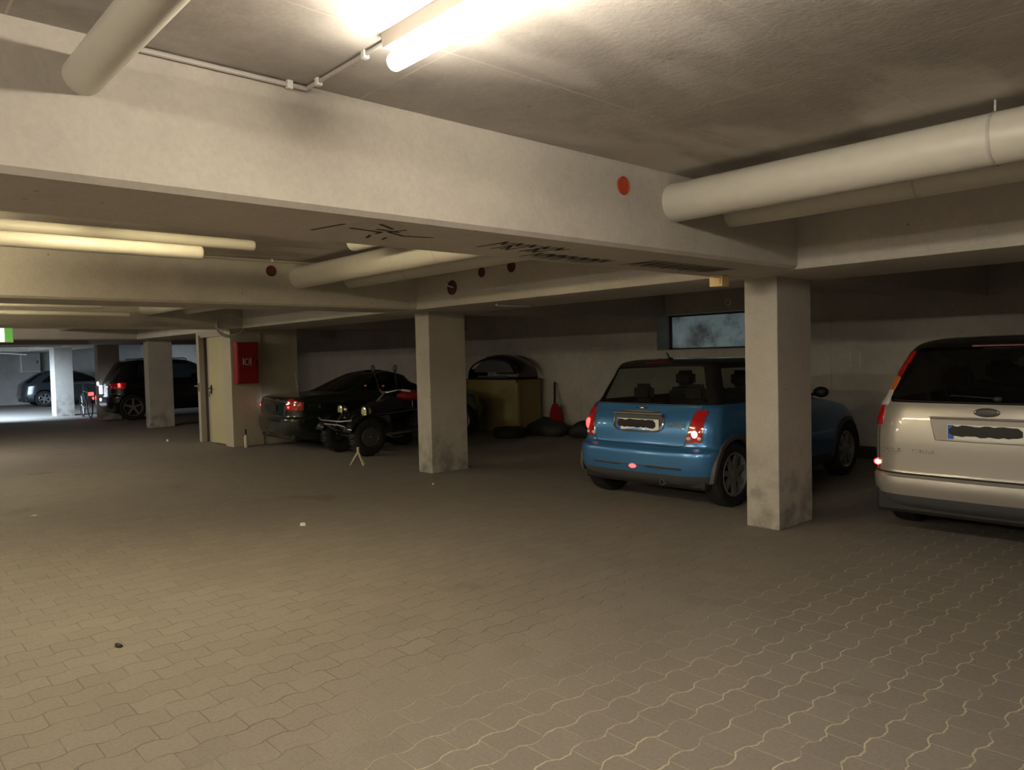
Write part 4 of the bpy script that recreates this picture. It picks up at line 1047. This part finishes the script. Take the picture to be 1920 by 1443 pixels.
    for sd in (-1, 1): MB().tube([(sd*.31, 1.04, .995), (sd*.41, 1.15, .975)], .019, 10).build('grip', M['wood'] if sd > 0 else M['rubber'], t, True)
    rk = MB()
    for k in range(5): rk.tube([(-.24+.12*k, 1.75, .78), (-.24+.12*k, 2.05, .78)], .009, 6)
    rk.tube([(-.3, 1.75, .78), (.3, 1.75, .78)], .009, 6); rk.tube([(-.3, 2.05, .78), (.3, 2.05, .78)], .009, 6); rk.tube([(-.2, 1.6, .79), (-.18, 1.6, .64)], .009, 6); rk.tube([(.2, 1.6, .79), (.18, 1.6, .64)], .009, 6)
    rk.build('rear_rack', M['steel'], t, True)
    return t
quad()

# ------------------------------------------------------------------ far bicycle
def bicycle():
    t = thing('bicycle', (-24.72, 5.78, 0), 'dark bicycle with red reflectors behind the black SUV at far left', 'bicycle', rz=math.radians(88))
    for y in (0, 1.02):
        o = MB(); o.tube([(0, y+.33*math.cos(a), .345+.33*math.sin(a)) for a in np.linspace(0, 2*PI, 33)], .016, 8, caps=False); w_ = o.build('tyre', M['rubber'], t, True)
        sp_ = MB()
        for k in range(12): a = PI*k/6; sp_.tube([(0, y, .345), (0, y+.32*math.cos(a), .345+.32*math.sin(a))], .002, 4)
        sp_.ellip((0, y, .345), (.04, .03, .03)); sp_.build('spokes', M['alloy'], w_)
    f = MB()
    for a, b_ in (((0, .345), (.40, .30)), ((.40, .30), (.20, .80)), ((0, .345), (.24, .72)), ((.22, .74), (.80, .78)), ((.40, .30), (.80, .72)), ((.78, .88), (1.02, .345)), ((.78, .88), (.76, 1.0))):
        f.tube([(0, a[0], a[1]), (0, b_[0], b_[1])], .015, 8)
    f.build('frame', M['steel'], t, True)
    MB().ellip((0, .18, .86), (.07, .14, .03)).build('saddle', M['black'], t, True)
    MB().tube([(-.28, .70, 1.0), (-.15, .78, 1.02), (.15, .78, 1.02), (.28, .70, 1.0)], .012, 8).build('handlebar', M['alloy'], t, True)
    MB().tube([(0, -.36, .345), (0, -.25, .60), (0, 0, .72), (0, .25, .62)], .018, 6).build('mudguard', M['black'], t, True)
    MB().box(-.07, .07, -.20, -.17, .66, .76, .01).build('rear_reflector', M['glint_red'], t)  # reflector given a painted glow for returned flash
    MB().box(-.05, .05, .5, 0.6, .28, .32, .01).build('pedal', M['orangelens'], t)
    return t
bicycle()

# ------------------------------------------------------------------ red fire cabinet
t = thing('fire_hose_cabinet', (-13.40, 5.72, 1.5), 'red fire hose cabinet on the side of the pier by the door', 'fire cabinet')
MB().box(0, .17, -.27, .12, -.37, .37, .006).build('cabinet_box', M['red'], t)
d = MB().box(.171, .183, -.25, .10, -.35, .35, .004).build('cabinet_door', M['red'], t)
hb = MB(); hb.tube([(.186, -.09+.04*math.cos(a), .02+.055*math.sin(a)) for a in np.linspace(0, 2*PI, 20)], .006, 6, caps=False); hb.box(.183, .187, -.03, -.015, -.05, .09); hb.box(.183, .187, -.165, -.15, -.03, .09)
hb.build('hose_symbol', M['paintmark'], d); MB().box(.183, .20, .07, .083, -.05, .05, .003).build('door_handle', M['black'], d)

# ------------------------------------------------------------------ large wooden crate and car top
t = thing('board_crate', (-11.72, 10.28, 0), 'large brown board crate by the back wall right of the middle column', 'crate')
MB().box(-.82, .77, -.20, .42, 0, 1.03, .006).build('crate_walls', M['card'], t)
e = MB()
for x_ in (-.82, .735): e.box(x_, x_+.045, -.222, -.201, 0, 1.03)
e.box(-.82, .78, -.222, -.201, .99, 1.035); e.box(.771, .79, -.22, .42, .99, 1.035); e.box(.771, .79, -.20, -.14, 0, 1.0); e.build('edge_battens', M['card'], t)
MB().box(-.84, .80, -.235, .44, 1.035, 1.05, .003).build('crate_lid', M['darkred'], t)['label'] = 'dark red lid edge'
t = thing('removable_hardtop', (-11.70, 10.34, 1.052), 'black removable car roof lying on the board crate', 'car roof')
n1, n2 = 20, 28; vs = []; 
for i in range(n1+1):
    y_ = -.22+.52*i/n1; sc = 1-.16*((i/n1-.5)*2)**2
    for j in range(n2+1):
        a = PI*j/n2; vs.append((-.05-.80*math.cos(a)*(1.0)*(.92+.08*sc), y_, .50*abs(math.sin(a))**.75*sc))
fs = [(i*(n2+1)+j, i*(n2+1)+j+1, (i+1)*(n2+1)+j+1, (i+1)*(n2+1)+j) for i in range(n1) for j in range(n2) if not (i < 19 and i > 0 and (j < 6 and j > 2))]
o = MB().add(vs, fs).build('roof_shell', M['roof_black'], t, True); md = o.modifiers.new('thick', 'SOLIDIFY'); md.thickness = .03
vs = []; 
for a in np.linspace(.18, PI-.18, 20): vs.append((-.05-.62*math.cos(a), -.19, .05+.34*math.sin(a)**.8))
MB().prism([(v[0], v[2]) for v in vs], 'y', -.20, -.19).build('rear_window', M['grey_plastic'], t)
MB().box(-.50, .38, -.23, -.215, .03, .07, .004).build('seal_strip', M['grey_plastic'], t)
MB().box(-.75, .66, -.21, .30, .002, .03, .01).build('bottom_rim', M['black'], t)

# red scoop with a handle, dark bundle, wheel stop
t = thing('shovel', (-10.44, 10.60, .132), 'small red shovel with dark handle standing on the dark pile by the wall', 'shovel')
MB().prism([(-.17, .0), (.16, .0), (.15, .18), (.10, .36), (.03, .43), (-.06, .43), (-.12, .33), (-.16, .18)], 'y', -.02, .02).build('blade', M['red'], t)
MB().tube([(-.03, 0, .40), (-.16, .15, .84)], .022, 10).build('handle', M['black'], t, True)
def lump(name, c, r, label, cat, seed):
    q = random.Random(seed); mb = MB().ellip(c, r, 22, 12); ph = [q.uniform(0, 6) for _ in range(6)]
    mb.v = [(x+.04*math.sin(9*y+ph[0])*math.cos(7*z+ph[1]), y+.03*math.sin(8*x+ph[2]), max(.0, z+.03*math.sin(11*x+ph[3]+6*y))) for x, y, z in mb.v]
    return tag(mb.build(name, M['dark'], smooth=True), label, cat)
lump('tarp_bundle', (-10.20, 10.12, .12), (.50, .26, .20), 'dark crumpled tarp bundle under the red shovel', 'tarp', 3)
lump('sack', (-9.30, 10.18, .13), (.34, .22, .16), 'dark sack on the floor between tarp and blue hatchback', 'sack', 5)
t = thing('tyre_stack', (-10.55, 9.48, 0), 'dark spare tyre lying before the board crate', 'tyre')
recalc(MB().lathe([(0, .18), (0, .28), (.03, .31), (.15, .31), (.18, .28), (.18, .18)], 'z', 32, (0, 0, 0), True).build('tread', M['rubber'], t, True, 35))

# ------------------------------------------------------------------ small things on the floor
t = thing('tripod_stand', (-9.50, 5.62, 0), 'small pale tripod stand on the floor before the quad bike', 'stand')
MB().tube([(0, 0, .17), (0, 0, .265)], [.016, .02], 10).build('neck', M['wood'], t, True)
for k, (a, b_) in enumerate(((-.10, -.075), (.085, .03), (-.02, .12))):
    MB().tube([(0, 0, .20), (a*.5, b_*.5, .10), (a, b_, .004)], [.014, .012, .012], 8).build('leg', M['wood'], t, True)
t = thing('bottle', (-13.22, 5.56, 0), 'small bottle with dark neck standing at the foot of the pier', 'bottle')
recalc(MB().lathe([(0, .001), (0, .035), (.17, .036), (.20, .028), (.22, .014), (.22, .001)], 'z', 16).build('bottle_body', M['wood'], t, True))
recalc(MB().lathe([(.22, .001), (.22, .014), (.30, .013), (.305, .016), (.32, .016), (.32, .001)], 'z', 16).build('bottle_neck', M['black'], t, True))
def scrap(name, x, y, s, mt, label, cat, seed, h_=.01):
    q = random.Random(seed); n = 9; P = []
    for k in range(n): a = 2*PI*k/n; r_ = s*q.uniform(.6, 1.1); P.append((x+r_*math.cos(a), y+r_*.7*math.sin(a)))
    mb = MB(); k = len(P); mb.v = [(p[0], p[1], .001) for p in P]+[(x+(p[0]-x)*.8, y+(p[1]-y)*.8, h_*q.uniform(.7, 1.6)) for p in P]+[(x, y, h_*1.4)]
    mb.f = [tuple(reversed(range(k)))]+[(i, (i+1) % k, k+(i+1) % k, k+i) for i in range(k)]+[(k+i, k+(i+1) % k, 2*k) for i in range(k)]
    return tag(mb.build(name, mt), label, cat)
scrap('paper_scrap', -6.44, 3.21, .035, M['white'], 'tiny white paper scrap on the pavers in mid aisle', 'litter', 1, .02)
scrap('dead_leaf', -4.42, 1.12, .03, M['dark'], 'small dark leaf on the pavers at lower left', 'litter', 2, .012)
scrap('paper_scrap', -9.0, 1.55, .05, M['paintmark'], 'flat pale paper scrap on the pavers at left', 'litter', 3, .004)
scrap('paper_scrap', -15.6, 5.0, .05, M['white'], 'small pale crumb near the stair door', 'litter', 4, .03)
scrap('paper_scrap', -7.35, 5.35, .015, M['white'], 'tiny crumb to the right of the middle column', 'litter', 6, .01)
